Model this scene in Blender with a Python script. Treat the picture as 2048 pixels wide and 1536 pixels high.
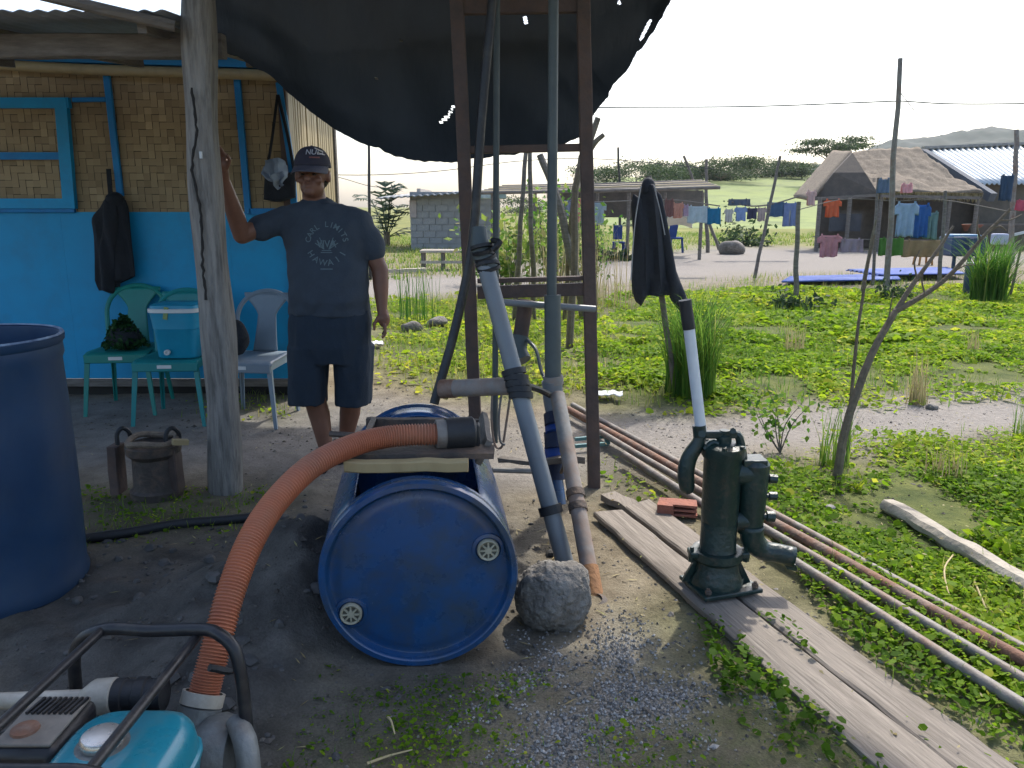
import bpy, bmesh, math, random
import numpy as np
from mathutils import Vector, Matrix, noise as mnoise
from mathutils.bvhtree import BVHTree

random.seed(7)
RNG = np.random.default_rng(11)
S = bpy.context.scene
for _o in list(bpy.data.objects):
    bpy.data.objects.remove(_o)

# ------------------------------------------------------------------ camera
CAM_H, PITCH, FPX = 1.40, math.radians(12.5), 1596.0
cd = bpy.data.cameras.new('camera')
cd.sensor_width = 36.0
cd.lens = FPX / 2048 * 36.0
cd.clip_start, cd.clip_end = 0.05, 5000
cam = bpy.data.objects.new('camera', cd)
S.collection.objects.link(cam)
cam.location = (0, 0, CAM_H)
cam.rotation_euler = (math.pi / 2 - PITCH, 0, 0)
S.camera = cam

# ------------------------------------------------------------------ light
SUN_EL, SUN_AZ = math.radians(52), math.radians(27)      # azimuth to the right of straight ahead
w = bpy.data.worlds.new('World'); S.world = w; w.use_nodes = True
wn = w.node_tree
bg = wn.nodes['Background']
sky = wn.nodes.new('ShaderNodeTexSky'); sky.sky_type = 'NISHITA'
sky.sun_disc = False
sky.sun_elevation = SUN_EL
sky.sun_rotation = SUN_AZ
sky.air_density, sky.dust_density, sky.ozone_density = 1.0, 3.0, 1.0
wn.links.new(sky.outputs[0], bg.inputs[0])
bg.inputs[1].default_value = 0.15
ld = bpy.data.lights.new('sun', 'SUN'); ld.energy = 2.0; ld.angle = math.radians(1.5); ld.color = (1, .95, .87)
lo = bpy.data.objects.new('sun', ld); S.collection.objects.link(lo)
sd = Vector((math.sin(SUN_AZ) * math.cos(SUN_EL), math.cos(SUN_AZ) * math.cos(SUN_EL), math.sin(SUN_EL)))
lo.rotation_euler = sd.to_track_quat('Z', 'Y').to_euler()
lo.location = sd * 30
S.view_settings.view_transform = 'Standard'
S.view_settings.look = 'None'
S.view_settings.exposure = 1.2
S.view_settings.gamma = 1
S.cycles.use_denoising = True
S.cycles.max_bounces = 6

# ------------------------------------------------------------------ helpers
V = Vector
cP, sP = math.cos(PITCH), math.sin(PITCH)
def ray(px, py):
    a, b = (px - 1024) / FPX, (py - 768) / FPX
    return V((a, cP - b * sP, -sP - b * cP))
def P(px, py, Y):
    r = ray(px, py); t = Y / r.y
    return V((r.x * t, Y, CAM_H + r.z * t))
def G(px, py, z=0.0):
    r = ray(px, py); t = (z - CAM_H) / r.z
    return V((r.x * t, r.y * t, z))
def pxm(Y, z=0.8):                       # metres per pixel at a distance
    return (Y * cP + (CAM_H - z) * sP) / FPX

def vn(x, y, s, seed=0):                 # value noise, numpy arrays in, -1..1
    x = np.asarray(x, float) / s; y = np.asarray(y, float) / s
    xi, yi = np.floor(x), np.floor(y); fx, fy = x - xi, y - yi
    def h(a, b):
        v = np.sin(a * 127.1 + b * 311.7 + seed * 74.7) * 43758.5453
        return v - np.floor(v)
    u, v = fx * fx * (3 - 2 * fx), fy * fy * (3 - 2 * fy)
    return ((h(xi, yi) * (1 - u) + h(xi + 1, yi) * u) * (1 - v) + (h(xi, yi + 1) * (1 - u) + h(xi + 1, yi + 1) * u) * v) * 2 - 1

ORG = {}
def link(o):
    S.collection.objects.link(o); return o
def tag(o, label=None, cat=None, group=None, kind=None):
    if label: o['label'] = label
    if cat: o['category'] = cat
    if group: o['group'] = group
    if kind: o['kind'] = kind
    return o
def thing(name, label, cat, loc=(0, 0, 0), group=None):
    o = link(bpy.data.objects.new(name, None))
    o.empty_display_size = 0.05
    o.location = V(loc); ORG[o.name] = V(loc)
    return tag(o, label, cat, group)

class MB:
    def __init__(s): s.v = []; s.f = []; s.mi = []; s.m = 0
    def add(s, vs, fs):
        n = len(s.v); s.v += [tuple(p) for p in vs]
        s.f += [tuple(i + n for i in f) for f in fs]; s.mi += [s.m] * len(fs)
        return s
    def box(s, c, size, R=None, jit=0):
        c = V(c); x, y, z = [d / 2 for d in size]
        vs = [V((a * x, b * y, d * z)) for a in (-1, 1) for b in (-1, 1) for d in (-1, 1)]
        if jit: vs = [p + V([random.uniform(-jit, jit) for _ in range(3)]) for p in vs]
        if R is not None: vs = [R @ p for p in vs]
        return s.add([c + p for p in vs], [(0, 1, 3, 2), (4, 6, 7, 5), (0, 4, 5, 1), (2, 3, 7, 6), (0, 2, 6, 4), (1, 5, 7, 3)])
    def beam(s, p0, p1, wd, ht, up=(0, 0, 1), seg=1, warp=0, bev=0.0):
        p0, p1 = V(p0), V(p1); d = (p1 - p0).normalized(); up = V(up)
        r = d.cross(up)
        if r.length < 1e-4: r = d.cross(V((1, 0, 0)))
        r.normalize(); u = r.cross(d).normalized()
        if bev:
            b = bev
            prof = [(-.5 * wd + b, -.5 * ht), (.5 * wd - b, -.5 * ht), (.5 * wd, -.5 * ht + b), (.5 * wd, .5 * ht - b),
                    (.5 * wd - b, .5 * ht), (-.5 * wd + b, .5 * ht), (-.5 * wd, .5 * ht - b), (-.5 * wd, -.5 * ht + b)]
        else:
            prof = [(-.5 * wd, -.5 * ht), (.5 * wd, -.5 * ht), (.5 * wd, .5 * ht), (-.5 * wd, .5 * ht)]
        vs = []; n = len(prof)
        for i in range(seg + 1):
            t = i / seg; c = p0.lerp(p1, t)
            o = V((random.uniform(-1, 1), random.uniform(-1, 1), random.uniform(-1, 1))) * warp
            for a, b_ in prof:
                e = V((random.uniform(-1, 1), random.uniform(-1, 1), random.uniform(-1, 1))) * warp * .5
                vs.append(c + o + r * a + u * b_ + e)
        fs = [tuple(range(n))[::-1], tuple(seg * n + k for k in range(n))]
        for i in range(seg):
            for k in range(n):
                k2 = (k + 1) % n
                fs.append((i * n + k, i * n + k2, (i + 1) * n + k2, (i + 1) * n + k))
        return s.add(vs, fs)
    def tube(s, pts, rad, n=10, caps=True, ellipse=None):
        pts = [V(p) for p in pts]
        rad = rad if isinstance(rad, (list, tuple)) else [rad] * len(pts)
        t0 = (pts[1] - pts[0]).normalized()
        r = t0.cross(V((0, 0, 1)))
        if r.length < .05: r = t0.cross(V((1, 0, 0)))
        r.normalize(); vs = []
        for i, p in enumerate(pts):
            t = (pts[min(i + 1, len(pts) - 1)] - pts[max(i - 1, 0)]).normalized()
            r = (r - t * r.dot(t)); r.normalize(); u = t.cross(r)
            for k in range(n):
                a = 2 * math.pi * k / n
                vs.append(p + (r * math.cos(a) + u * math.sin(a)) * rad[i])
        fs = []
        for i in range(len(pts) - 1):
            for k in range(n):
                k2 = (k + 1) % n
                fs.append((i * n + k, i * n + k2, (i + 1) * n + k2, (i + 1) * n + k))
        if caps:
            fs.append(tuple(range(n))[::-1]); fs.append(tuple((len(pts) - 1) * n + k for k in range(n)))
        return s.add(vs, fs)
    def hollow(s, p0, p1, r, wall=.004, n=14):          # an open pipe
        p0, p1 = V(p0), V(p1); d = (p1 - p0).normalized()
        a = d.cross(V((0, 0, 1)));  a = a if a.length > .05 else d.cross(V((1, 0, 0)))
        a.normalize(); b = d.cross(a); ri = r - wall
        L = (p1 - p0).length
        prof = [(0, ri), (0, r), (L, r), (L, ri), (L * .6, ri), (L * .4, ri)]
        vs = []
        for (t, q) in prof:
            for k in range(n):
                an = 2 * math.pi * k / n
                vs.append(p0 + d * t + (a * math.cos(an) + b * math.sin(an)) * q)
        fs = []; m = len(prof)
        for i in range(m - 1):
            for k in range(n):
                k2 = (k + 1) % n
                fs.append((i * n + k, i * n + k2, (i + 1) * n + k2, (i + 1) * n + k))
        return s.add(vs, fs)
    def lathe(s, prof, c=(0, 0, 0), axis=(0, 0, 1), n=32, skip=None, ref=None):
        c = V(c); d = V(axis).normalized()
        a = V(ref) if ref is not None else (d.cross(V((1, 0, 0))) if abs(d.x) < .9 else d.cross(V((0, 0, 1))))
        a = (a - d * a.dot(d)).normalized(); b = d.cross(a)
        vs = [c + d * t + (a * math.cos(2 * math.pi * k / n) + b * math.sin(2 * math.pi * k / n)) * r for (t, r) in prof for k in range(n)]
        fs = []
        for i in range(len(prof) - 1):
            for k in range(n):
                k2 = (k + 1) % n
                if skip and skip(i, k): continue
                if prof[i][1] < 1e-6: fs.append((i * n, (i + 1) * n + k2, (i + 1) * n + k))
                elif prof[i + 1][1] < 1e-6: fs.append((i * n + k, i * n + k2, (i + 1) * n))
                else: fs.append((i * n + k, i * n + k2, (i + 1) * n + k2, (i + 1) * n + k))
        return s.add(vs, fs)
    def ball(s, c, r, n=12, m=8, R=None):
        c = V(c); r = r if isinstance(r, (list, tuple)) else (r, r, r); vs = [V((0, 0, -r[2]))]
        for i in range(1, m):
            a = -math.pi / 2 + math.pi * i / m
            for k in range(n):
                b = 2 * math.pi * k / n
                vs.append(V((r[0] * math.cos(a) * math.cos(b), r[1] * math.cos(a) * math.sin(b), r[2] * math.sin(a))))
        vs.append(V((0, 0, r[2])))
        if R is not None: vs = [R @ p for p in vs]
        fs = [(0, 1 + (k + 1) % n, 1 + k) for k in range(n)]
        for i in range(m - 2):
            for k in range(n):
                k2 = (k + 1) % n
                fs.append((1 + i * n + k, 1 + i * n + k2, 1 + (i + 1) * n + k2, 1 + (i + 1) * n + k))
        L = len(vs) - 1
        fs += [(1 + (m - 2) * n + k, 1 + (m - 2) * n + (k + 1) % n, L) for k in range(n)]
        return s.add([c + p for p in vs], fs)
    def grid(s, fn, nu, nv):
        vs = [fn(i / nu, j / nv) for i in range(nu + 1) for j in range(nv + 1)]
        fs = [(i * (nv + 1) + j, (i + 1) * (nv + 1) + j, (i + 1) * (nv + 1) + j + 1, i * (nv + 1) + j + 1) for i in range(nu) for j in range(nv)]
        return s.add(vs, fs)
    def prism(s, poly, thick, fr):                       # outline in (a,b) extruded; fr = (origin, axis a, axis b, normal)
        o, a, b, n = [V(q) for q in fr]; m = len(poly)
        vs = [o + a * p + b * q - n * thick / 2 for p, q in poly] + [o + a * p + b * q + n * thick / 2 for p, q in poly]
        fs = [tuple(range(m))[::-1], tuple(range(m, 2 * m))] + [(i, (i + 1) % m, m + (i + 1) % m, m + i) for i in range(m)]
        return s.add(vs, fs)
    def rough(s, amp, freq=3.0):
        s.v = [tuple(V(p) + mnoise.noise_vector(V(p) * freq) * amp) for p in s.v]; return s
    def build(s, name, mat, parent=None, smooth=True, loc=None, solid=0, bevel=0, sub=0):
        o = V((0, 0, 0))
        if parent is not None: o = ORG.get(parent.name, o)
        elif loc is not None: o = V(loc)
        me = bpy.data.meshes.new(name)
        me.from_pydata([(p[0] - o.x, p[1] - o.y, p[2] - o.z) for p in s.v], [], s.f)
        for m in (mat if isinstance(mat, (list, tuple)) else [mat]): me.materials.append(m)
        if isinstance(mat, (list, tuple)): me.polygons.foreach_set('material_index', s.mi)
        bm = bmesh.new(); bm.from_mesh(me)
        bmesh.ops.recalc_face_normals(bm, faces=bm.faces); bm.to_mesh(me); bm.free()
        if smooth:
            me.polygons.foreach_set('use_smooth', [True] * len(me.polygons))
            me.set_sharp_from_angle(angle=math.radians(38))
        ob = link(bpy.data.objects.new(name, me))
        if parent is not None: ob.parent = parent
        else: ob.location = o
        ORG[ob.name] = o
        if solid:
            md = ob.modifiers.new('s', 'SOLIDIFY'); md.thickness = solid; md.offset = 0
        if bevel:
            md = ob.modifiers.new('b', 'BEVEL'); md.width = bevel; md.segments = 2; md.limit_method = 'ANGLE'
        if sub:
            md = ob.modifiers.new('u', 'SUBSURF'); md.levels = sub; md.render_levels = sub
        return ob

def children_of(o): return [c for c in bpy.data.objects if c.parent == o]
def copy_tree(o, parent=None):
    c = link(o.copy()); c.parent = parent
    for ch in children_of(o): copy_tree(ch, c)
    return c
def spline(ctrl, n):                      # Catmull-Rom through control points
    c = [V(p) for p in ctrl]; c = [c[0] * 2 - c[1]] + c + [c[-1] * 2 - c[-2]]; out = []
    m = len(c) - 3
    for i in range(n + 1):
        t = i / n * m; k = min(int(t), m - 1); f = t - k
        p0, p1, p2, p3 = c[k:k + 4]
        out.append(0.5 * ((2 * p1) + (p2 - p0) * f + (2 * p0 - 5 * p1 + 4 * p2 - p3) * f * f + (3 * p1 - p0 - 3 * p2 + p3) * f ** 3))
    return out

# ------------------------------------------------------------------ materials
def L(c):                                # sRGB 0-255 -> linear
    return tuple(((x / 255) / 12.92 if x / 255 < .04045 else ((x / 255 + .055) / 1.055) ** 2.4) for x in c)
MATS = {}
def pm(name, c1, c2=None, scale=8.0, rough=.6, bump=.15, metal=0.0, spec=.4, stain=None, sscale=3.0, samt=.5, stretch=(1, 1, 1), bscale=None, trans=0, coat=0, sth=(.48, .66)):
    m = bpy.data.materials.new(name); m.use_nodes = True; t = m.node_tree; N = t.nodes; LK = t.links
    b = N['Principled BSDF']
    tc = N.new('ShaderNodeTexCoord'); mp = N.new('ShaderNodeMapping'); mp.inputs['Scale'].default_value = stretch
    LK.new(tc.outputs['Object'], mp.inputs[0])
    n1 = N.new('ShaderNodeTexNoise'); n1.inputs['Scale'].default_value = scale; n1.inputs['Detail'].default_value = 6; n1.inputs['Roughness'].default_value = .65
    LK.new(mp.outputs[0], n1.inputs[0])
    c2 = c2 or tuple(x * .7 for x in c1)
    rp = N.new('ShaderNodeValToRGB'); rp.color_ramp.elements[0].position = .32; rp.color_ramp.elements[1].position = .68
    rp.color_ramp.elements[0].color = (*c2, 1); rp.color_ramp.elements[1].color = (*c1, 1)
    LK.new(n1.outputs[0], rp.inputs[0]); col = rp.outputs[0]
    if stain:
        n2 = N.new('ShaderNodeTexNoise'); n2.inputs['Scale'].default_value = sscale; n2.inputs['Detail'].default_value = 8; n2.inputs['Roughness'].default_value = .7
        LK.new(mp.outputs[0], n2.inputs[0])
        r2 = N.new('ShaderNodeValToRGB'); r2.color_ramp.elements[0].position = sth[0]; r2.color_ramp.elements[1].position = sth[1]
        r2.color_ramp.elements[0].color = (0, 0, 0, 1); r2.color_ramp.elements[1].color = (samt, samt, samt, 1)
        LK.new(n2.outputs[0], r2.inputs[0])
        mx = N.new('ShaderNodeMix'); mx.data_type = 'RGBA'; mx.inputs['B'].default_value = (*stain, 1)
        LK.new(r2.outputs[0], mx.inputs['Factor']); LK.new(col, mx.inputs['A']); col = mx.outputs['Result']
    LK.new(col, b.inputs['Base Color'])
    b.inputs['Roughness'].default_value = rough; b.inputs['Metallic'].default_value = metal; b.inputs['Specular IOR Level'].default_value = spec
    b.inputs['Coat Weight'].default_value = coat
    rr = N.new('ShaderNodeMapRange'); rr.inputs['To Min'].default_value = max(0.05, rough - .15); rr.inputs['To Max'].default_value = min(1, rough + .15)
    LK.new(n1.outputs[0], rr.inputs[0]); LK.new(rr.outputs[0], b.inputs['Roughness'])
    if bump:
        n3 = N.new('ShaderNodeTexNoise'); n3.inputs['Scale'].default_value = bscale or scale * 4; n3.inputs['Detail'].default_value = 5
        LK.new(mp.outputs[0], n3.inputs[0])
        bp = N.new('ShaderNodeBump'); bp.inputs['Strength'].default_value = bump; bp.inputs['Distance'].default_value = .02
        LK.new(n3.outputs[0], bp.inputs['Height']); LK.new(bp.outputs[0], b.inputs['Normal'])
    if trans:
        tr = N.new('ShaderNodeBsdfTranslucent'); ms = N.new('ShaderNodeMixShader'); ms.inputs[0].default_value = trans
        LK.new(col, tr.inputs[0]); LK.new(b.outputs[0], ms.inputs[1]); LK.new(tr.outputs[0], ms.inputs[2])
        LK.new(ms.outputs[0], N['Material Output'].inputs[0])
    MATS[name] = m
    return m
def leafmat(name, ramp, trans=.45, rough=.5):            # colour from per-leaf attribute 'tone'
    m = bpy.data.materials.new(name); m.use_nodes = True; t = m.node_tree; N = t.nodes; LK = t.links
    b = N['Principled BSDF']
    at = N.new('ShaderNodeAttribute'); at.attribute_name = 'tone'
    rp = N.new('ShaderNodeValToRGB'); els = rp.color_ramp.elements
    while len(els) < len(ramp): els.new(.5)
    for i, c in enumerate(ramp): els[i].position = i / (len(ramp) - 1); els[i].color = (*c, 1)
    LK.new(at.outputs['Fac'], rp.inputs[0]); LK.new(rp.outputs[0], b.inputs['Base Color'])
    b.inputs['Roughness'].default_value = max(rough, .6); b.inputs['Specular IOR Level'].default_value = .12
    tr = N.new('ShaderNodeBsdfTranslucent'); LK.new(rp.outputs[0], tr.inputs[0])
    ms = N.new('ShaderNodeMixShader'); ms.inputs[0].default_value = trans
    LK.new(b.outputs[0], ms.inputs[1]); LK.new(tr.outputs[0], ms.inputs[2]); LK.new(ms.outputs[0], N['Material Output'].inputs[0])
    return m
M_leaf = leafmat('leaf_cover', [(.065, .145, .010), (.16, .285, .013), (.28, .40, .02), (.46, .47, .05)], .56)
M_grass = leafmat('grass_blade', [(.04, .12, .02), (.09, .21, .03), (.20, .30, .045), (.38, .34, .12)], .5)
M_dry = leafmat('dry_grass', [(.20, .15, .07), (.32, .26, .13), (.42, .36, .2), (.25, .26, .09)], .35)
M_tree = leafmat('tree_leaf', [(.022, .045, .02), (.04, .075, .03), (.07, .11, .04), (.10, .14, .05)], .35)
M_dgreen = leafmat('dark_leaf', [(.01, .04, .015), (.02, .07, .02), (.035, .10, .03), (.05, .14, .04)], .3)
M_blue = pm('blue_plastic', (.007, .068, .20), (.006, .046, .14), 4, .27, .05, spec=.7, stain=(.035, .052, .068), sscale=5.5, samt=.85, sth=(.42, .64))
M_bluedark = pm('blue_plastic_worn', (.012, .045, .105), (.009, .031, .075), 3, .45, .08, stain=(.04, .06, .085), sscale=2.5, samt=.45)
M_orange = pm('orange_hose', (.43, .15, .075), (.32, .112, .062), 6, .5, .05, stain=(.25, .16, .11), sscale=4, samt=.4)
M_wire = pm('wire_grey', (.05, .05, .053), None, 20, .6, 0)
M_blackrub = pm('black_rubber', (.022, .024, .027), (.012, .013, .015), 20, .55, .1)
M_black = pm('black_paint', (.018, .019, .022), (.012, .012, .014), 15, .38, .06, stain=(.09, .08, .065), sscale=12, samt=.4)
M_tarp = pm('black_tarp', (.030, .037, .045), (.020, .025, .031), 4, .6, .6, bscale=14, stretch=(1, 1, .3), trans=.08)
M_post = pm('post_wood', (.29, .275, .25), (.16, .152, .138), 5, .85, .5, stretch=(7, 7, .7), stain=(.05, .045, .04), sscale=4, samt=.7)
M_wood = pm('grey_wood', (.20, .18, .16), (.10, .088, .075), 6, .85, .4, stretch=(1, 1, 6))
M_plank = pm('plank_wood', (.30, .262, .22), (.17, .145, .118), 3.2, .88, .35, stretch=(7, .6, 3), stain=(.12, .102, .082), sscale=2.4, samt=.6, bscale=11, sth=(.46, .58))
M_brown = pm('brown_frame', (.11, .078, .068), (.065, .048, .043), 9, .75, .25, stain=(.13, .075, .05), sscale=11, samt=.5)
M_rust = pm('rusty_pipe', (.23, .115, .07), (.12, .065, .045), 14, .8, .3, stain=(.28, .24, .2), sscale=6, samt=.6)
M_gi = pm('galvanised_pipe', (.25, .235, .215), (.15, .135, .12), 12, .65, .2, metal=.2, stain=(.17, .095, .06), sscale=5, samt=.7)
M_pvc = pm('grey_pvc', (.19, .215, .235), (.14, .16, .175), 5, .45, .05, stain=(.12, .11, .10), sscale=5, samt=.4)
M_pvcdark = pm('dark_pvc', (.085, .105, .105), (.05, .065, .068), 5, .5, .05)
M_pvcold = pm('weathered_pvc', (.27, .265, .25), (.16, .155, .145), 9, .7, .12, stain=(.30, .14, .06), sscale=4, samt=.45)
M_pump = pm('pump_iron', (.010, .032, .028), (.007, .021, .019), 14, .38, .22, spec=.5, stain=(.075, .055, .042), sscale=24, samt=.6, sth=(.55, .66))
M_zinc = pm('zinc_rod', (.60, .66, .72), (.50, .56, .62), 10, .4, .05, metal=.25)
M_rock = pm('concrete_lump', (.25, .235, .21), (.12, .11, .098), 18, .95, .9, bscale=50, stain=(.09, .08, .068), sscale=5, samt=.8)
M_stone = pm('stone', (.34, .325, .30), (.19, .18, .165), 12, .9, .5)
M_bamboo = pm('bamboo', (.40, .32, .17), (.26, .20, .10), 6, .55, .1, stretch=(1, 1, .3), stain=(.15, .11, .06), sscale=6, samt=.5)
M_cyanwall = pm('blue_painted_board', (.001, .29, .56), (.001, .25, .49), 2.5, .55, .08, stain=(.02, .18, .33), sscale=2.2, samt=.5)
M_cyantrim = pm('blue_painted_trim', (.004, .20, .47), (.004, .15, .38), 7, .6, .15)
M_eave = pm('weathered_roof_sheet', (.24, .27, .31), (.16, .18, .215), 4, .7, .2, stain=(.2, .18, .15), sscale=3, samt=.4)
M_dark = pm('dark_interior', (.03, .028, .026), (.018, .017, .016), 6, .9, .2)
M_green = pm('green_plastic', (.012, .22, .19), (.009, .17, .15), 4, .4, .03)
M_teal = pm('teal_plastic', (.012, .22, .23), (.009, .175, .18), 4, .4, .03)
M_greychair = pm('grey_plastic', (.20, .255, .31), (.16, .205, .25), 4, .42, .03)
M_white = pm('white_plastic', (.62, .64, .64), (.5, .52, .52), 6, .5, .05)
M_cooler = pm('cooler_blue', (.012, .27, .42), (.01, .22, .36), 4, .4, .03)
M_brownmetal = pm('old_iron', (.10, .083, .072), (.055, .047, .042), 16, .65, .25, metal=.2, stain=(.2, .12, .07), sscale=8, samt=.55)
M_tank = pm('tank_paint', (.010, .19, .26), (.008, .155, .215), 4, .3, .02, spec=.5, stain=(.10, .16, .16), sscale=7, samt=.55, coat=.1)
M_chrome = pm('chrome', (.62, .60, .56), (.48, .46, .42), 8, .25, .02, metal=.8)
M_cream = pm('cream_fitting', (.46, .43, .36), (.34, .31, .26), 8, .5, .08, stain=(.15, .13, .10), sscale=7, samt=.5)
M_alu = pm('cast_aluminium', (.20, .21, .205), (.12, .13, .125), 14, .55, .2, metal=.4, stain=(.12, .10, .08), sscale=9, samt=.5)
M_skin = pm('skin', (.21, .10, .064), (.155, .073, .047), 7, .5, .06)
M_shirt = pm('navy_shirt', (.046, .062, .084), (.036, .049, .068), 14, .9, .2, bscale=120)
M_shorts = pm('navy_shorts', (.021, .035, .056), (.016, .027, .043), 14, .9, .2, bscale=120)
M_cap = pm('cap_cloth', (.038, .038, .058), (.028, .028, .044), 20, .85, .2, bscale=150)
M_brim = pm('cap_brim', (.10, .10, .13), (.07, .07, .095), 20, .8, .2, bscale=150)
M_print = pm('shirt_print', (.15, .205, .225), (.11, .16, .175), 40, .85, 0)
M_printw = pm('cap_print', (.55, .56, .60), (.45, .46, .5), 40, .8, 0)
M_printr = pm('cap_print_red', (.30, .12, .11), None, 40, .8, 0)
M_jacket = pm('dark_jacket', (.012, .016, .022), (.008, .010, .015), 14, .85, .25, bscale=60)
M_jacket2 = pm('charcoal_jacket', (.026, .031, .040), (.018, .021, .028), 10, .85, .3, bscale=40)
M_piping = pm('pale_piping', (.4, .41, .42), None, 20, .8, 0)
M_cloth = {}
def clothmat(key, c):
    if key not in M_cloth: M_cloth[key] = pm('cloth_' + key, L(c), tuple(x * .75 for x in L(c)), 9, .9, .15, bscale=50, trans=.25)
    return M_cloth[key]

# ================================================================== GROUND
def poly_px(pts): return [tuple(G(a, b).xy) for a, b in pts]
def sdist(x, y, poly):                   # signed distance, + inside
    x = np.asarray(x, float); y = np.asarray(y, float)
    d = np.full(x.shape, 1e9); ins = np.zeros(x.shape, bool); n = len(poly)
    for i in range(n):
        (ax, ay), (bx, by) = poly[i], poly[(i + 1) % n]
        ex, ey = bx - ax, by - ay; wx, wy = x - ax, y - ay
        t = np.clip((wx * ex + wy * ey) / (ex * ex + ey * ey + 1e-12), 0, 1)
        d = np.minimum(d, np.hypot(wx - t * ex, wy - t * ey))
        c = ((ay > y) != (by > y)) & (x < (bx - ax) * (y - ay) / ((by - ay) if by != ay else 1e-12) + ax)
        ins ^= c
    return np.where(ins, d, -d)
def soft(x, y, poly, wd, nz=0, ns=.3, seed=1):
    s = sdist(x, y, poly)
    if nz: s = s + nz * (vn(x, y, ns, seed) + .6 * vn(x, y, ns * .37, seed + 3))
    return np.clip(s / wd * .5 + .5, 0, 1)
Z_SAND = [poly_px(q) for q in (
    [(1020, 850), (1130, 832), (1330, 838), (1560, 818), (1700, 806), (2048, 785), (2500, 770), (2500, 850), (2048, 868), (1900, 888), (1700, 905), (1560, 905), (1420, 930), (1300, 935), (1200, 965), (1020, 950)],
    [(640, 566), (940, 552), (1010, 525), (1300, 512), (1450, 492), (1640, 497), (2048, 505), (2600, 505), (2600, 535), (2048, 527), (1900, 545), (1560, 551), (1440, 562), (1200, 566), (950, 592), (640, 610)])]
Z_SHADE = poly_px([(-300, 790), (560, 790), (640, 805), (770, 790), (1000, 842), (1060, 860), (1060, 960), (700, 1000), (480, 965), (380, 945), (160, 955), (-300, 960)])  # grey yard sand by the house, coloured darker to stand in for shade
Z_WET = poly_px([(60, 1115), (350, 1068), (530, 1045), (650, 985), (1000, 990), (1060, 1080), (1080, 1250), (1060, 1330), (900, 1370), (720, 1400), (640, 1480), (560, 1600), (-200, 1600), (-100, 1250)])
Z_GRAV = poly_px([(1110, 1350), (1180, 1305), (1260, 1295), (1340, 1330), (1370, 1390), (1320, 1430), (1240, 1450), (1215, 1500), (1220, 1580), (1060, 1590), (1050, 1500), (1100, 1450), (1150, 1420), (1120, 1390)])
Z_COVER = [poly_px(q) for q in (
    [(1185, 640), (1260, 592), (1560, 580), (2048, 574), (2700, 574), (2700, 775), (2048, 782), (1700, 800), (1560, 812), (1330, 834), (1200, 818), (1170, 760)],
    [(1640, 930), (1800, 892), (2048, 874), (2500, 862), (2500, 1700), (2060, 1600), (1660, 1250), (1540, 1100), (1470, 990), (1560, 940)],
    [(1400, 1245), (1480, 1290), (1620, 1420), (1800, 1600), (1640, 1600), (1500, 1480), (1440, 1380)],
    [(720, 600), (930, 596), (1160, 570), (1190, 640), (1170, 760), (1140, 790), (990, 800), (800, 760), (740, 700)])]
Z_MOSS = [poly_px(q) for q in (
    [(640, 1440), (860, 1370), (1040, 1350), (1110, 1400), (1060, 1460), (1010, 1600), (540, 1600)],
    [(150, 975), (400, 1000), (480, 985), (560, 1010), (500, 1045), (330, 1068), (160, 1095)],
    [(1200, 920), (1320, 970), (1370, 1000), (1300, 1020), (1210, 990)],
    [(450, 760), (580, 770), (570, 840), (470, 820)],
    [(1200, 1480), (1480, 1400), (1600, 1600), (1180, 1600)])]
DRUM0, DRUM1 = V((-.285, 2.27, .295)), V((-.40, 3.24, .295))
def gh(x, y):
    x = np.asarray(x, float); y = np.asarray(y, float)
    near = np.clip((30 - y) / 25, 0, 1)
    h = (.014 * vn(x, y, 1.3, 2) + .008 * vn(x, y, .45, 5) + .004 * vn(x, y, .16, 8)) * near
    wt = soft(x, y, Z_WET, .35)
    h = h + wt * (.02 * vn(x, y, .27, 21) + .018 * vn(x, y, .12, 22) + .011 * vn(x, y, .06, 23) + .012) * np.clip((abs(x + .3) - .3) / .12, .15, 1)
    h = h + (.13 + .035 * vn(x, y, .19, 41) + .02 * vn(x, y, .08, 42)) * np.exp(-(((x + .98) / .34) ** 2 + ((y - 2.55) / .42) ** 2))
    h = h + (.21 + .06 * vn(x, y, .17, 43) + .035 * vn(x, y, .07, 44)) * np.exp(-(((x + .71) / .17) ** 2 + ((y - 2.72) / .46) ** 2)) + (.04 + .03 * vn(x, y, .12, 45)) * np.exp(-(((x + .78) / .16) ** 2 + ((y - 2.15) / .2) ** 2))
    cover = soft(x, y, Z_COVER[0], .6)
    h = h + cover * .035 * (1 + vn(x, y, .7, 31)) + .02 * soft(x, y, Z_COVER[1], .5)
    h = h + np.clip((y - 45) / 400, 0, 1) * 1.0
    return h
def zat(x, y): return float(gh(np.array([x]), np.array([y]))[0])

def graded(a, b, step, lo, hi, k=1.13):
    mid = list(np.arange(a, b + 1e-6, step)); left = []; right = []
    s, p = step, a
    while p > lo: s *= k; p -= s; left.append(p)
    s, p = step, mid[-1]
    while p < hi: s *= k; p += s; right.append(p)
    return np.array(left[::-1] + mid + right)
gx = graded(-2.6, 3.6, .02, -900, 900); gy = graded(1.3, 6.2, .02, -40, 1500)
GX, GY = np.meshgrid(gx, gy, indexing='ij')
GZ = gh(GX, GY)
nX, nY = GX.shape
me = bpy.data.meshes.new('ground')
me.vertices.add(nX * nY)
me.vertices.foreach_set('co', np.stack([GX, GY, GZ], -1).reshape(-1).astype(np.float32))
ii, jj = np.meshgrid(np.arange(nX - 1), np.arange(nY - 1), indexing='ij')
a0 = (ii * nY + jj).reshape(-1)
quads = np.stack([a0, a0 + nY, a0 + nY + 1, a0 + 1], -1).astype(np.int32)
me.loops.add(quads.size); me.loops.foreach_set('vertex_index', quads.reshape(-1))
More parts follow.
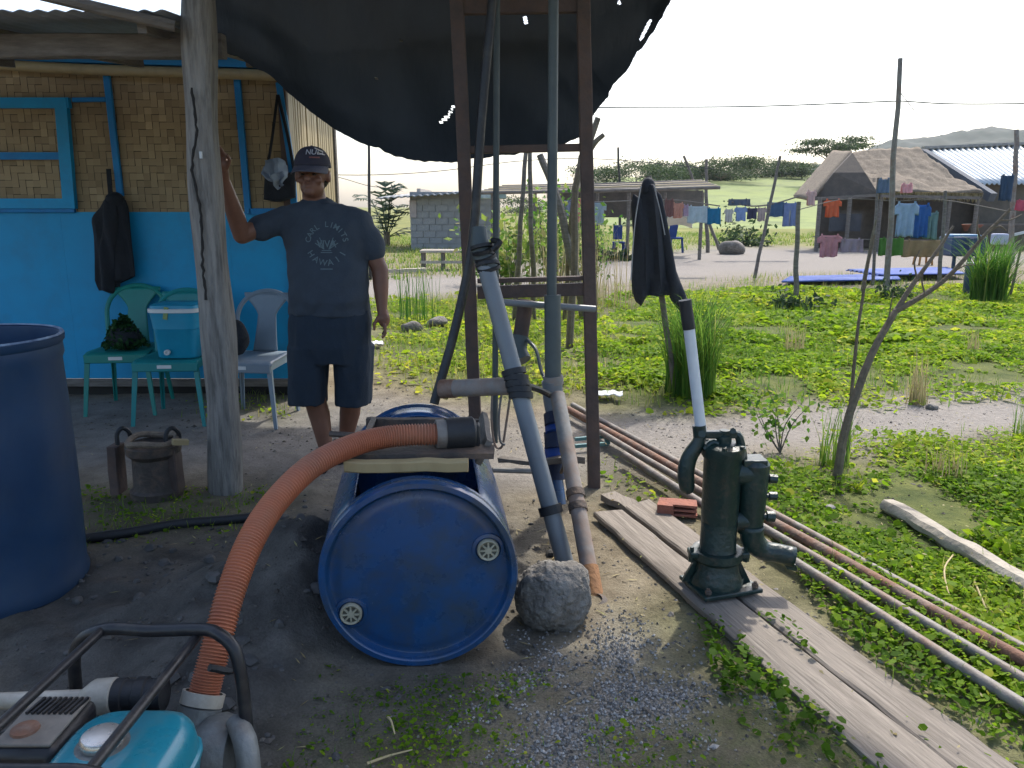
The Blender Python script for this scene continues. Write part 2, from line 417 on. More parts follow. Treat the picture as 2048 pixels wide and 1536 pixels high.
me.polygons.add(len(quads)); me.polygons.foreach_set('loop_start', np.arange(0, quads.size, 4, dtype=np.int32))
me.update(calc_edges=True)
me.polygons.foreach_set('use_smooth', np.ones(len(quads), bool))
zs = np.maximum.reduce([soft(GX, GY, q, .25, .10, .5) for q in Z_SAND[:1]] + [soft(GX, GY, q, 1.2, .5, 2.0) for q in Z_SAND[1:]])
zd = soft(GX, GY, Z_SHADE, .3, .10, .4, 4)
zw = soft(GX, GY, Z_WET, .28, .07, .25, 6)
zg = soft(GX, GY, Z_GRAV, .24, .13, .16, 9) * np.clip(.75 + .8 * vn(GX, GY, .11, 19), 0, 1)
zc = np.maximum.reduce([soft(GX, GY, q, .4, .08, .4, 12) for q in Z_COVER])
zm = np.maximum.reduce([soft(GX, GY, q, .3, .09, .25, 14) for q in Z_MOSS])
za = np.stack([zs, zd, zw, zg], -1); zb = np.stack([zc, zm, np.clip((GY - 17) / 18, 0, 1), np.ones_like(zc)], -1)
for nm, arr in (('zone_a', za), ('zone_b', zb)):
    at = me.attributes.new(nm, 'FLOAT_COLOR', 'POINT')
    at.data.foreach_set('color', arr.reshape(-1).astype(np.float32))

def ground_material():
    m = bpy.data.materials.new('ground_soil'); m.use_nodes = True; t = m.node_tree; N = t.nodes; K = t.links
    b = N['Principled BSDF']; tc = N.new('ShaderNodeTexCoord')
    def noise(s, d=6, r=.65):
        n = N.new('ShaderNodeTexNoise'); n.inputs['Scale'].default_value = s; n.inputs['Detail'].default_value = d; n.inputs['Roughness'].default_value = r
        K.new(tc.outputs['Object'], n.inputs[0]); return n.outputs[0]
    def ramp(f, c1, c2, a=.35, z=.65):
        r = N.new('ShaderNodeValToRGB'); r.color_ramp.elements[0].position = a; r.color_ramp.elements[1].position = z
        r.color_ramp.elements[0].color = (*c1, 1); r.color_ramp.elements[1].color = (*c2, 1); K.new(f, r.inputs[0]); return r.outputs[0]
    def mix(f, A, B):
        x = N.new('ShaderNodeMix'); x.data_type = 'RGBA'; K.new(f, x.inputs['Factor']); K.new(A, x.inputs['A']); K.new(B, x.inputs['B']); return x.outputs['Result']
    def attr(nm):
        a = N.new('ShaderNodeAttribute'); a.attribute_name = nm; s = N.new('ShaderNodeSeparateColor'); K.new(a.outputs['Color'], s.inputs[0]); return s.outputs[0], s.outputs[1], s.outputs[2], a.outputs['Alpha']
    S_, D_, W_, G_ = attr('zone_a'); C_, M_, F_, _ = attr('zone_b')
    nbig, nmid, nfine, ngrain = noise(1.1), noise(5), noise(28), noise(140, 3)
    soil = ramp(nmid, (.13, .105, .07), (.25, .215, .15))
    fargrass = ramp(noise(.35, 8), (.12, .135, .032), (.24, .235, .07))
    soil = mix(F_, soil, fargrass)
    cover = ramp(nmid, (.055, .075, .02), (.13, .145, .04))
    sand = ramp(nfine, (.19, .172, .152), (.285, .262, .234), .3, .7)
    shade_sand = ramp(nmid, (.13, .122, .112), (.24, .226, .207), .3, .7)  # sand colour with the yard's shade painted in
    wet = ramp(nmid, (.038, .037, .034), (.115, .109, .098), .3, .72)
    grav = ramp(ngrain, (.11, .106, .099), (.27, .262, .247), .4, .6)
    moss = ramp(noise(14), (.10, .085, .06), (.07, .08, .035))
    c = mix(C_, soil, cover); c = mix(D_, c, shade_sand); c = mix(S_, c, sand); c = mix(M_, c, moss); c = mix(W_, c, wet); c = mix(G_, c, grav)
    dirt = ramp(ngrain, (.78, .78, .78), (1.12, 1.12, 1.12), .35, .65)
    mm = N.new('ShaderNodeMix'); mm.data_type = 'RGBA'; mm.blend_type = 'MULTIPLY'; mm.inputs['Factor'].default_value = 1
    K.new(c, mm.inputs['A']); K.new(dirt, mm.inputs['B']); K.new(mm.outputs['Result'], b.inputs['Base Color'])
    rr = N.new('ShaderNodeMapRange'); rr.inputs['To Min'].default_value = .95; rr.inputs['To Max'].default_value = .72; K.new(W_, rr.inputs[0]); K.new(rr.outputs[0], b.inputs['Roughness'])
    b.inputs['Specular IOR Level'].default_value = .2
    ad = N.new('ShaderNodeMath'); ad.operation = 'MULTIPLY_ADD'; K.new(ngrain, ad.inputs[0]); ad.inputs[1].default_value = .35; K.new(nfine, ad.inputs[2])
    bp = N.new('ShaderNodeBump'); bp.inputs['Strength'].default_value = .55; bp.inputs['Distance'].default_value = .02
    K.new(ad.outputs[0], bp.inputs['Height']); K.new(bp.outputs[0], b.inputs['Normal'])
    return m
me.materials.append(ground_material())
ground = link(bpy.data.objects.new('ground', me)); ground['kind'] = 'structure'

# ---- scattering helpers: each returns one mesh object made of many small leaves or blades
def mesh_from_quads(name, vs, nper, mat, tones, parent=None, kind=None, label=None):
    """vs: (n, nper, 3) vertices, one n-gon of nper corners each; tones (n,)"""
    n = len(vs); me = bpy.data.meshes.new(name)
    o = ORG.get(parent.name, V((0, 0, 0))) if parent else V((0, 0, 0))
    vs = vs - np.array(o)
    me.vertices.add(n * nper); me.vertices.foreach_set('co', vs.reshape(-1).astype(np.float32))
    me.loops.add(n * nper); me.loops.foreach_set('vertex_index', np.arange(n * nper, dtype=np.int32))
    me.polygons.add(n); me.polygons.foreach_set('loop_start', np.arange(0, n * nper, nper, dtype=np.int32))
    me.update(calc_edges=True)
    at = me.attributes.new('tone', 'FLOAT', 'FACE'); at.data.foreach_set('value', np.clip(tones, 0, 1).astype(np.float32))
    me.materials.append(mat)
    ob = link(bpy.data.objects.new(name, me))
    if parent: ob.parent = parent
    if kind: ob['kind'] = kind
    if label: ob['label'] = label
    return ob
LEAF6 = np.array([[-.5, 0, 0], [-.25, .42, .05], [.22, .46, .06], [.5, 0, -.04], [.22, -.46, .06], [-.25, -.42, .05]])
def leaf_hex(c, size, tilt=.4, asp=.8):
    n = len(c); az = RNG.uniform(0, 2 * math.pi, n); el = RNG.normal(0, tilt, n); ro = RNG.normal(0, tilt, n)
    d = np.stack([np.cos(az) * np.cos(el), np.sin(az) * np.cos(el), np.sin(el)], -1)
    s = np.stack([-np.sin(az), np.cos(az), np.zeros(n)], -1); u = np.cross(d, s)
    s2 = s * np.cos(ro)[:, None] + u * np.sin(ro)[:, None]; u2 = np.cross(d, s2)
    sz = np.broadcast_to(size, (n,))[:, None, None]
    return c[:, None] + sz * (LEAF6[None, :, 0:1] * d[:, None] + LEAF6[None, :, 1:2] * (asp * RNG.choice([.45, .62, .85, 1.0], n))[:, None, None] * s2[:, None] + LEAF6[None, :, 2:3] * u2[:, None])
def leaf_quads(c, size, tilt=.5, asp=.62):
    """c (n,3) centres -> diamond-like leaves (n,4,3) in random directions"""
    n = len(c); az = RNG.uniform(0, 2 * math.pi, n); el = RNG.normal(0, tilt, n); ro = RNG.normal(0, tilt, n)
    d = np.stack([np.cos(az) * np.cos(el), np.sin(az) * np.cos(el), np.sin(el)], -1)
    s = np.stack([-np.sin(az), np.cos(az), np.zeros(n)], -1)
    u = np.cross(d, s); s = s * np.cos(ro)[:, None] + u * np.sin(ro)[:, None]
    sz = np.broadcast_to(size, (n,))[:, None]
    return np.stack([c - d * sz * .5, c + s * sz * asp * .5 + d * sz * .08, c + d * sz * .5, c - s * sz * asp * .5 + d * sz * .08], 1)
def blade_quads(base, h, wd, lean, droop=0.0, seg=2):
    """thin bent blades; returns (n*seg,4,3)"""
    n = len(base); az = RNG.uniform(0, 2 * math.pi, n)
    dirv = np.stack([np.cos(az), np.sin(az), np.zeros(n)], -1); side = np.stack([-np.sin(az), np.cos(az), np.zeros(n)], -1)
    out = []; up = np.array([0, 0, 1.0])
    h = np.broadcast_to(h, (n,)); lean = np.broadcast_to(lean, (n,)); wd = np.broadcast_to(wd, (n,))
    def pt(t): return base + up * (h * (t - droop * t ** 3))[:, None] + dirv * (h * lean * t * t)[:, None]
    for k in range(seg):
        t0, t1 = k / seg, (k + 1) / seg
        w0, w1 = wd * (1 - t0 * .85) * .5, wd * (1 - t1 * .97) * .5
        out.append(np.stack([pt(t0) - side * w0[:, None], pt(t0) + side * w0[:, None], pt(t1) + side * w1[:, None], pt(t1) - side * w1[:, None]], 1))
    return np.concatenate(out, 0)
def rand_in(poly, n):
    xs = [p[0] for p in poly]; ys = [p[1] for p in poly]
    x = RNG.uniform(min(xs) - .3, max(xs) + .3, n * 9); y = RNG.uniform(min(ys) - .3, max(ys) + .3, n * 9)
    return x, y
# visible wedge weighting: keep what the lens (plus a margin) could see
def in_view(x, y, m=1.35): return np.abs(x) < (y * .66 * m + .6)
def keepers(x, y, dens):
    k = (RNG.random(len(x)) < dens) & in_view(x, y)
    return x[k], y[k]

# ================================================================== HOUSE WITH BLUE WALL
HY = 5.92
hx0, hx1 = -4.6, -1.62
house = thing('house', 'blue painted house with woven bamboo upper walls behind the wooden post', 'house', (-2.6, HY, 0))
def hz(py, px=300): return P(px, py, HY).z
def hx(px, py=400): return P(px, py, HY).x
zmid = hz(432)
MB().box(((hx0 + hx1) / 2, HY + .012, (zmid + .10) / 2 + .03), (hx1 - hx0, .012, zmid - .10)).build('wall_core', M_cyantrim, house)
for xa, xb in ((hx0, -3.28), (-3.279, -2.06), (-2.059, hx1)):
    MB().box(((xa + xb) / 2, HY + .004, (zmid + .10) / 2 + .03), (xb - xa, .012, zmid - .103)).build('lower_wall_panel', M_cyanwall, house)
MB().box(((hx0 + hx1) / 2, HY - .005, .10), (hx1 - hx0, .05, .05)).build('sill_beam', M_wood, house)
MB().box(((hx0 + hx1) / 2, HY + .10, .04), (hx1 - hx0 - .05, .12, .12), jit=.01).build('footing', M_dark, house)
# woven bamboo: every visible strip float is real relief
def weave(name, x0, x1, z0, z1, y, wd=.05, ln=.13):
    vs, tn = [], []
    rows = int((z1 - z0) / wd) + 1; cols = int((x1 - x0) / wd) + 1
    for i in range(cols):
        for j in range(rows):
            ph = (i + j + (1 if mnoise.noise(V((i * .21, j * .17, 5))) > .35 else 0)) % 4
            cx, cz = x0 + (i + .5) * wd, z0 + (j + .5) * wd
            t = .45 + .16 * math.sin(i * 12.9 + (0 if ph < 2 else j * 7.7)) * random.uniform(.4, 1) + random.gauss(0, .09) + .25 * mnoise.noise(V((cx * 3, 0, cz * 2)))
            hw = wd * .5 * random.uniform(.975, 1.0)
            if ph < 2: a, b_ = hw * .94, hw * 1.03      # vertical strip on top
            else: a, b_ = hw * 1.03, hw * .94
            dy = -.003 if ph < 2 else -.0005
            e = random.uniform(-.002, .002)
            vs.append([(cx - a, y + dy + e, cz - b_), (cx + a, y + dy - e, cz - b_), (cx + a, y + dy + e, cz + b_), (cx - a, y + dy - e, cz + b_)])
            tn.append(t)
    return np.array(vs), np.array(tn)
M_weave = leafmat('woven_bamboo', [(.20, .15, .085), (.27, .205, .12), (.34, .265, .155), (.48, .375, .22)], 0.0, .75)
v1, t1 = weave('w', hx0, hx1 - .01, zmid + .002, hz(140), HY + .006)
o = mesh_from_quads('woven_mat', v1, 4, M_weave, t1, house, kind='stuff', label='woven bamboo matting filling the upper wall')
MB().box(((hx0 + hx1) / 2, HY + .03, (zmid + 2.5) / 2), (hx1 - hx0, .02, 2.5 - zmid)).build('wall_backing', M_dark, house)
def batten(p0, p1, wd=.045, th=.03, nm='batten'):
    a, b_ = P(*p0, HY - .018), P(*p1, HY - .018)
    MB().beam(a, b_, th, wd, up=(1, 0, 0) if abs((b_ - a).z) > abs((b_ - a).x) else (0, 0, 1), bev=.003).build(nm, M_cyantrim, house)
batten((213, 148), (241, 392)); batten((474, 155), (497, 428)); batten((558, 165), (583, 330)); batten((146, 200), (212, 199), .03)
batten((-40, 421), (150, 421), .03); batten((500, 423), (560, 423), .045)
batten((583, 330), (590, 432))
wf = MB()
for q in (((-60, 206), (140, 206), .07), ((-60, 407), (143, 407), .07)): wf.beam(P(*q[0], HY - .03), P(*q[1], HY - .03), .04, q[2])
wf.beam(P(123, 197, HY - .032), P(141, 417, HY - .032), .044, .085, up=(1, 0, 0))
wfo = wf.build('window_frame', M_cyanwall, house)
MB().beam(P(-60, 312, HY - .025), P(130, 312, HY - .025), .03, .05).build('window_rail', M_cyantrim, house)
MB().beam(P(128, 222, HY - .02), P(143, 330, HY - .02), .03, .03, up=(1, 0, 0)).build('window_latch_stile', M_cyantrim, house)
# bamboo pole under the eave and wall plate
MB().tube(spline([P(-120, 122, HY - .06), P(150, 138, HY - .06), P(400, 146, HY - .06), P(590, 152, HY - .06)], 12), .036, 10).build('eave_pole', M_bamboo, house)
MB().beam(P(-100, 108, HY - .02), P(590, 128, HY - .02), .05, .07).build('wall_plate', M_cyantrim, house)
# side wall of split bamboo slats, each a part, and its corner post
c0, c1 = V((hx1, HY + .02, 0)), V((-1.69, 7.8, 0))
ns = 26
slat = None
for i in range(ns):
    p = c0.lerp(c1, (i + .5) / ns); q = c1 - c0; ang = math.atan2(q.y, q.x)
    top = 2.42 + random.uniform(-.02, .02)
    if slat is None:
        m = MB(); wdh = q.length / ns * .96
        m.beam((0, 0, .08), (0, 0, 2.42), .02, wdh, up=(1, 0, 0), seg=6, bev=.006)
        slat = m.build('wall_slat', M_bamboo, None); slat.parent = house; s_ = slat
    else:
        s_ = link(slat.copy()); s_.parent = house
    s_.location = p - ORG[house.name] + V((random.uniform(-.006, .006), 0, random.uniform(-.02, .02)))
    s_.rotation_euler = (0, random.uniform(-.01, .01), ang)
MB().beam((hx1 + .005, HY + .005, 0), (hx1 + .005, HY + .005, 2.45), .06, .06, up=(1, 0, 0), bev=.005).build('corner_post', M_brown, house)
MB().beam((-1.69, 7.82, 0), (-1.69, 7.82, 2.4), .07, .07, up=(1, 0, 0), bev=.005).build('corner_post', M_wood, house)
# roof over the house
MB().grid(lambda u, v: V((-4.8 + u * 3.35, 5.55 + v * 2.6, 2.44 + .22 * v + .012 * math.sin(u * 150))), 240, 3).build('roof_sheet', M_eave, house, solid=.004)

# lean-to roof between the house and the yard post
lean = thing('lean_to_roof', 'weathered grey sheet roof on a timber beam over the yard post, with an unseen sheet added for shade', 'roof', (-2.9, 4.6, 2.2))
MB().beam(P(-160, 92, 3.98), P(447, 94, 3.98), .07, .105, seg=8, warp=.003, bev=.006).build('timber_beam', M_wood, lean)
MB().grid(lambda u, v: V((-4.6 + u * 3.12, 3.66 + v * 1.9, 2.215 + .16 * v + .005 * math.sin(u * 260))), 420, 4).build('roof_sheet', M_eave, lean, solid=.004)
MB().grid(lambda u, v: V((-1.52 + u * 1.9, 4.5 + v * 2.25, 2.33 + .08 * v + .005 * math.sin(u * 160))), 260, 4).build('roof_sheet', M_eave, lean, solid=.004)  # added sheet, out of view behind the tarpaulin, to shade the yard
for yy in (4.6, 5.6, 6.65): MB().beam((-1.75, yy, 2.29 + .035 * (yy - 4.5)), (.36, yy, 2.29 + .035 * (yy - 4.5)), .05, .05).build('purlin', M_wood, lean)  # these carry only the added shading sheet
for k, xx in enumerate((-4.2, -3.3, -2.45, -1.6)):
    MB().beam((xx, 3.7, 2.165), (xx, 5.6, 2.33), .04, .06).build('rafter', M_wood, lean)
MB().beam((-4.6, 4.7, 2.25), (-1.5, 4.7, 2.25), .05, .05).build('purlin', M_wood, lean)
o = MB().tube(spline([P(80, -12, 3.55), P(220, 22, 3.62), P(350, 52, 3.70)], 8), [.025] * 9, 8).build('roof_pole', M_wood, loc=P(220, 22, 3.6)); tag(o, 'thin pole slanting across the sky above the sheet roof', 'pole')

# yard post
pb = G(442, 985); pb.z = zat(pb.x, pb.y) - .02
ptop = P(388, -60, 3.83)
def postpt(f): return V((pb.x, 3.86, pb.z)).lerp(V((ptop.x, 3.84, ptop.z)), f)
m = MB(); n = 40; prof = []
for i in range(n + 1):
    f = i / n; c = postpt(f) + V((.012 * math.sin(f * 7), 0, 0)); hw = .080 - .012 * f + .004 * math.sin(f * 23)
    ring = []
    for k in range(20):
        a = 2 * math.pi * k / 20; r = hw / max(abs(math.cos(a)), abs(math.sin(a))) ** .55
        if k in (12, 13): r *= .90
        q = c + V((math.cos(a) * r, math.sin(a) * r * .9, 0)); ring.append(q + mnoise.noise_vector(V((q.x * 30, q.y * 30, q.z * 2.5))) * .007)
    prof.append(ring)
m.v = [tuple(p) for r in prof for p in r]
for i in range(n):
    for k in range(20):
        k2 = (k + 1) % 20; m.f.append((i * 20 + k, i * 20 + k2, (i + 1) * 20 + k2, (i + 1) * 20 + k))
m.f.append(tuple(range(20))[::-1]); m.f.append(tuple(n * 20 + k for k in range(20))); m.mi = [0] * len(m.f)
post = thing('wooden_post', 'thick weathered wooden post with a long dark crack in the yard', 'post', (pb.x, 3.86, pb.z))
m.build('shaft', M_post, post)
# crack: a sunken black strip running down its near face
ck = spline([P(382, 175, 3.755), P(392, 260, 3.757), P(384, 340, 3.76), P(400, 420, 3.765), P(404, 520, 3.768), P(412, 600, 3.77)], 40)
MB().tube([p + V((random.uniform(-.004, .004), .004, 0)) for p in ck], [.004 + .003 * abs(math.sin(i * .9)) for i in range(41)], 6).build('crack', M_dark, post)
MB().box(P(402, 310, 3.755), (.012, .01, .03)).build('nail_plate', M_white, post)
# canopy of black tarpaulin
edge = [(418, 35), (440, 95), (480, 118), (540, 152), (600, 205), (668, 258), (735, 290), (800, 314), (870, 325), (940, 320), (1010, 309), (1090, 299), (1150, 280), (1180, 246), (1192, 222), (1215, 195), (1222, 178), (1262, 128), (1275, 104), (1300, 75), (1322, 35), (1342, 0), (1360, -40)]
E3 = []
for i, (a, b_) in enumerate(edge):
    f = i / (len(edge) - 1); E3.append(P(a, b_, 4.32 - .12 * abs(f - .5)))
ES = spline(E3, 110)
def canopy(u, v):
    i = u * 110; k = min(int(i), 109); B = ES[k].lerp(ES[k + 1], i - k)
    T = V((-1.75 + 2.63 * u, 4.18, 2.62)); R = V((-1.85 + 3.85 * u, 2.5, 2.66))
    if v < .5:
        t = v / .5; p = B.lerp(T, t)
        p.y += .22 * math.sin(t * math.pi) * math.sin(u * math.pi) ; fold = .016 * (1 - t * .4)
        p.y += fold * math.sin(u * 26 + 2 * math.sin(t * 3)) + .007 * math.sin(u * 63 + t * 2) + .025 * mnoise.noise(V((u * 7, t * 4, 2)))
        p.z += (.014 * mnoise.noise(V((u * 40, 0, 0))) + .006 * mnoise.noise(V((u * 130, 3, 0)))) * max(0, 1 - t * 8)
    else:
        t = (v - .5) / .5; p = T.lerp(R, t); p.x = T.x + (R.x + .25 * u - T.x) * t ** .35; p.z += -.07 * math.sin(t * math.pi) * (1 + .4 * math.sin(u * 9)) + .01 * math.sin(u * 40)
    return p
m = MB(); m.grid(canopy, 420, 160)
# tears: leave some faces out so the sky shows through
nv = 61; holes = []
def face_px(f):
    c = sum((V(m.v[i]) for i in f), V((0, 0, 0))) / 4; d = c - V((0, 0, CAM_H))
    yc = d.y * cP - d.z * sP; zc = d.y * sP + d.z * cP
    return 1024 + FPX * d.x / yc, 768 - FPX * zc / yc
tears = [((880, 246), (896, 232), 3), ((896, 232), (908, 210), 2), ((1282, 78), (1300, 42), 3), ((1051, 38), (1052, 46), 4), ((752, 158), (756, 160), 2), ((1238, 4), (1239, 6), 3), ((800, 78), (803, 84), 2)]
keep = []
for f in m.f:
    x_, y_ = face_px(f); cut = False
    for (ax, ay), (bx, by), rad in tears:
        t = max(0, min(1, ((x_ - ax) * (bx - ax) + (y_ - ay) * (by - ay)) / ((bx - ax) ** 2 + (by - ay) ** 2)))
        if math.hypot(x_ - ax - t * (bx - ax), y_ - ay - t * (by - ay)) < rad: cut = True
    if not cut: keep.append(f)
m.f = keep; m.mi = [0] * len(keep)
can = m.build('tarpaulin_canopy', M_tarp, loc=(0, 4.2, 2.4)); tag(can, 'torn black tarpaulin canopy sagging above the ladder and pump', 'canopy')

# ================================================================== BROWN LADDER FRAME
LY = 3.9
lad = thing('ladder_frame', 'tall rust-brown ladder frame standing behind the lying drum', 'ladder', (.1, LY, 0))
def LP(px, py, dy=0): return P(px, py, LY + dy)
lb, lt_ = LP(957, 960), LP(912, -40); rb, rt_ = LP(1188, 985), LP(1165, -40)
lb.z = 0; rb.z = -.01
for a, b_ in ((lb, lt_), (rb, rt_)):
    m = MB(); m.beam(a, b_, .062, .05, up=(0, 1, 0), seg=10, warp=.0015, bev=.004); m.build('rail', M_brown, lad)
for (x0, y0, x1, y1, h) in ((925, 14, 1165, 10, .065), (940, 300, 1170, 295, .035), (955, 585, 1172, 578, .06), (955, 562, 1172, 556, .022)):
    MB().beam(LP(x0, y0, .01), LP(x1, y1, .01), .045, h, bev=.003).build('rung', M_brown, lad)
MB().beam(LP(1188, 520, .04), LP(1192, 640, .04), .012, .02, up=(0, 1, 0)).build('bracket', M_pvcdark, lad)

# ================================================================== PIPES AND POLES ROUND THE LADDER
def pipe(name, label, pts, r, mat, n=12, cat='pipe', seg=None):
    p = spline(pts, seg or max(4, 4 * (len(pts) - 1))) if len(pts) > 2 else [V(pts[0]).lerp(V(pts[1]), i / 4) for i in range(5)]
    o = MB().tube(p, r, n).build(name, mat, loc=p[-1]); tag(o, label, cat); return o
pipe('bent_pole', 'long dark flexible pole leaning along the ladder rail', [P(988, -30, 3.72), P(962, 250, 3.70), P(945, 480, 3.66), P(912, 650, 3.6), P(868, 808, 3.5)], .021, M_black, 10, 'pole')
pipe('thin_pipe', 'thin upright dark grey pipe nearer the far ladder rail', [P(994, -30, 3.8), P(992, 400, 3.8), P(990, 885, 3.78)], .015, M_pvcdark, 10)
up = thing('riser_pipe', 'upright grey riser pipe with wider lower sleeve and blue taped joint', 'pipe', (P(1100, 980, 3.55).x, 3.55, 0))
MB().tube([P(1107, -30, 3.62), P(1103, 620, 3.58)], .022, 12).build('upper_pipe', M_pvcdark, up)
MB().tube([P(1105, 590, 3.58), P(1106, 770, 3.55)], .038, 14).build('sleeve', M_pvcdark, up)
MB().tube([P(1106, 752, 3.55), P(1107, 768, 3.55)], .047, 14).build('band', M_pvcold, up)
MB().tube(spline([P(1104, 762, 3.55), P(1106, 800, 3.55), P(1110, 832, 3.52)], 6), [.048, .047, .046, .045, .043, .041, .04], 14).build('elbow', M_pvc, up)
M_bluetape = pm('blue_tape', (.01, .06, .30), (.008, .04, .2), 12, .5, .1)
M_navytape = pm('navy_tape', (.012, .022, .06), (.008, .014, .04), 12, .55, .15)
for k, (y0, y1, mt, r) in enumerate(((828, 850, M_navytape, .05), (848, 866, M_bluetape, .046), (864, 896, M_navytape, .049), (894, 925, M_bluetape, .047), (922, 960, M_navytape, .046))):
    MB().tube([P(1109, y0, 3.5), P(1111, y1, 3.47)], r, 14).build('taped_joint', mt, up)
MB().tube([P(1111, 955, 3.47), P(1118, 1010, 3.42)], .034, 12).build('blue_spigot', M_blue, up)
pa = thing('slanting_pipe', 'long slanting grey plastic pipe running down to the concrete lump', 'pipe', G(1150, 1150))
A0, A1 = P(968, 520, 3.35), P(1140, 1165, 2.92)
MB().tube([A0.lerp(A1, i / 8) for i in range(9)], .036, 16).build('pipe_body', M_pvc, pa)
MB().tube(spline([P(985, 545, 3.34), P(962, 500, 3.36), P(958, 455, 3.38)], 6), [.03, .045, .046, .044, .04, .034, .03], 12).build('top_fitting', M_pvcdark, pa)
m = MB()
for k in range(7):
    c_ = P(964 + k * 2.2, 494 + k * 7, 3.345); dv = V((random.uniform(.1, .35), random.uniform(-.3, .3), -1)).normalized()
    m.tube([c_ - dv * .007, c_ + dv * .007], .046 + random.uniform(-.004, .006), 14)
m.build('rubber_wrap', M_blackrub, pa)
MB().tube(spline([P(985, 500, 3.3), P(1000, 485, 3.3), P(985, 480, 3.34)], 6), .012, 8).build('rubber_tail', M_blackrub, pa)
for (y0, x0) in ((1025, 1108), ):
    c = A0.lerp(A1, (y0 - 520) / 645); d = (A1 - A0).normalized()
    MB().tube([c - d * .018, c + d * .018], .049, 14).build('rubber_band', M_blackrub, pa)
cj = A0.lerp(A1, (775 - 520) / 645); d = (A1 - A0).normalized()
m = MB()
for k in range(5):
    m.tube([cj + d * (-.05 + .025 * k) - d * .012 + V((random.uniform(-.006, .006), 0, 0)), cj + d * (-.05 + .025 * k) + d * .012], .051, 12)
m.build('rubber_binding', M_blackrub, pa)
hp = thing('cross_pipe', 'short horizontal grey pipe with a rusty end tied to the slanting pipe', 'pipe', P(880, 778, 3.4))
MB().tube([P(905, 777, 3.38), P(1040, 771, 3.26)], .038, 14).build('pipe_body', M_pvcold, hp)
MB().hollow(P(882, 778, 3.4), P(910, 777, 3.376), .041, .006).build('rusty_collar', M_rust, hp)
pipe('cross_rod', 'slim grey rod lashed across the ladder below the lower rung', [P(985, 603, 3.62), P(1190, 618, 3.74)], .016, M_pvc, 10, 'rod')
pipe('rope_line', 'black rubber strip stretched from the slanting pipe to the riser', [P(1048, 770, 3.22), P(1075, 778, 3.35), P(1100, 790, 3.48)], .014, M_blackrub, 8, 'strap')
sp = thing('drain_pipe', 'weathered pale pipe slanting to the ground with a rusty orange end', 'pipe', G(1190, 1215))
D0, D1 = P(1115, 790, 3.42), P(1183, 1165, 2.78)
MB().tube([D0.lerp(D1, i / 6) for i in range(7)], .033, 14).build('pipe_body', M_pvcold, sp)
M_rusto = pm('orange_rust', (.38, .19, .08), (.26, .13, .06), 15, .8, .3)
MB().tube([D0.lerp(D1, .93), D0.lerp(D1, 1.08)], .037, 14).build('rusty_coupling', M_rusto, sp)
MB().lathe([(-.012, 0), (-.012, .068), (.006, .07), (.02, .058), (.03, .04)], P(1184, 1212, 2.68), (-.1, -.1, 1), 18).build('foot_flange', M_brownmetal, sp)
for f in (.55, .62):
    c = D0.lerp(D1, f); MB().tube([c, c + (D1 - D0).normalized() * .03], .039, 12).build('band', M_brownmetal, sp)
o = MB().hollow(P(1170, 1228, 2.6), P(1176, 1284, 2.44), .018).build('pipe_stub', M_pvc, loc=G(1175, 1285)); tag(o, 'short stub of blue-grey pipe stuck in the ground by the concrete lump', 'pipe')
bp_ = thing('suction_elbow', 'brown pipe length with a grey elbow hanging between the ladder rails', 'pipe', P(1042, 720, 3.75))
MB().tube([P(1052, 600, 3.75), P(1040, 680, 3.75)], .036, 12).build('brown_pipe', M_brown, bp_)
MB().tube(spline([P(1040, 672, 3.75), P(1036, 700, 3.73), P(1045, 722, 3.7)], 6), .043, 12).build('elbow', M_pvcdark, bp_)
pipe('loop_cable', 'thin grey cable loop hanging from the brown pipe elbow', [P(1055, 680, 3.72), P(1072, 700, 3.66), P(1082, 740, 3.6), P(1092, 760, 3.56)], .009, M_pvcdark, 6, 'cable')
pipe('wire_loop', 'thin dangling wire loop beside the thin upright pipe', [P(985, 775, 3.7), P(983, 840, 3.7), P(990, 890, 3.7), P(1004, 893, 3.68), P(1012, 850, 3.66), P(1022, 780, 3.62)], .006, M_pvcold, 6, 'wire')
pipe('wire_loop', 'second dangling wire loop nearer the slanting pipe', [P(1005, 775, 3.6), P(998, 830, 3.6), P(1000, 880, 3.6), P(1010, 890, 3.6)], .006, M_pvcold, 6, 'wire')
kn = thing('lashing', 'dark twisted wood and rope lashing round the taped joint', 'lashing', P(1130, 930, 3.4))
m = MB(); m.beam(P(1080, 925, 3.4), P(1168, 915, 3.42), .025, .03, seg=4, warp=.008); m.build('stick', M_wood, kn)
m = MB()
for k in range(4): m.tube(spline([P(1122 + k * 8, 902, 3.38), P(1130 + k * 7, 925, 3.33), P(1122 + k * 9, 945, 3.38)], 5), .008, 6)
m.build('cord', M_brownmetal, kn)
o = MB().tube([P(985, 940, 3.3), P(1075, 943, 3.35)], .012, 8).build('rod', M_pvcold, loc=P(985, 940, 3.3)); tag(o, 'thin grey rod lying level beside the drum', 'rod')
o = MB().beam(P(1000, 918, 3.6), P(1070, 925, 3.5), .03, .02, seg=3, warp=.006).build('stick', M_wood, loc=P(1000, 918, 3.6)); tag(o, 'short flat grey stick behind the rod by the drum', 'stick')

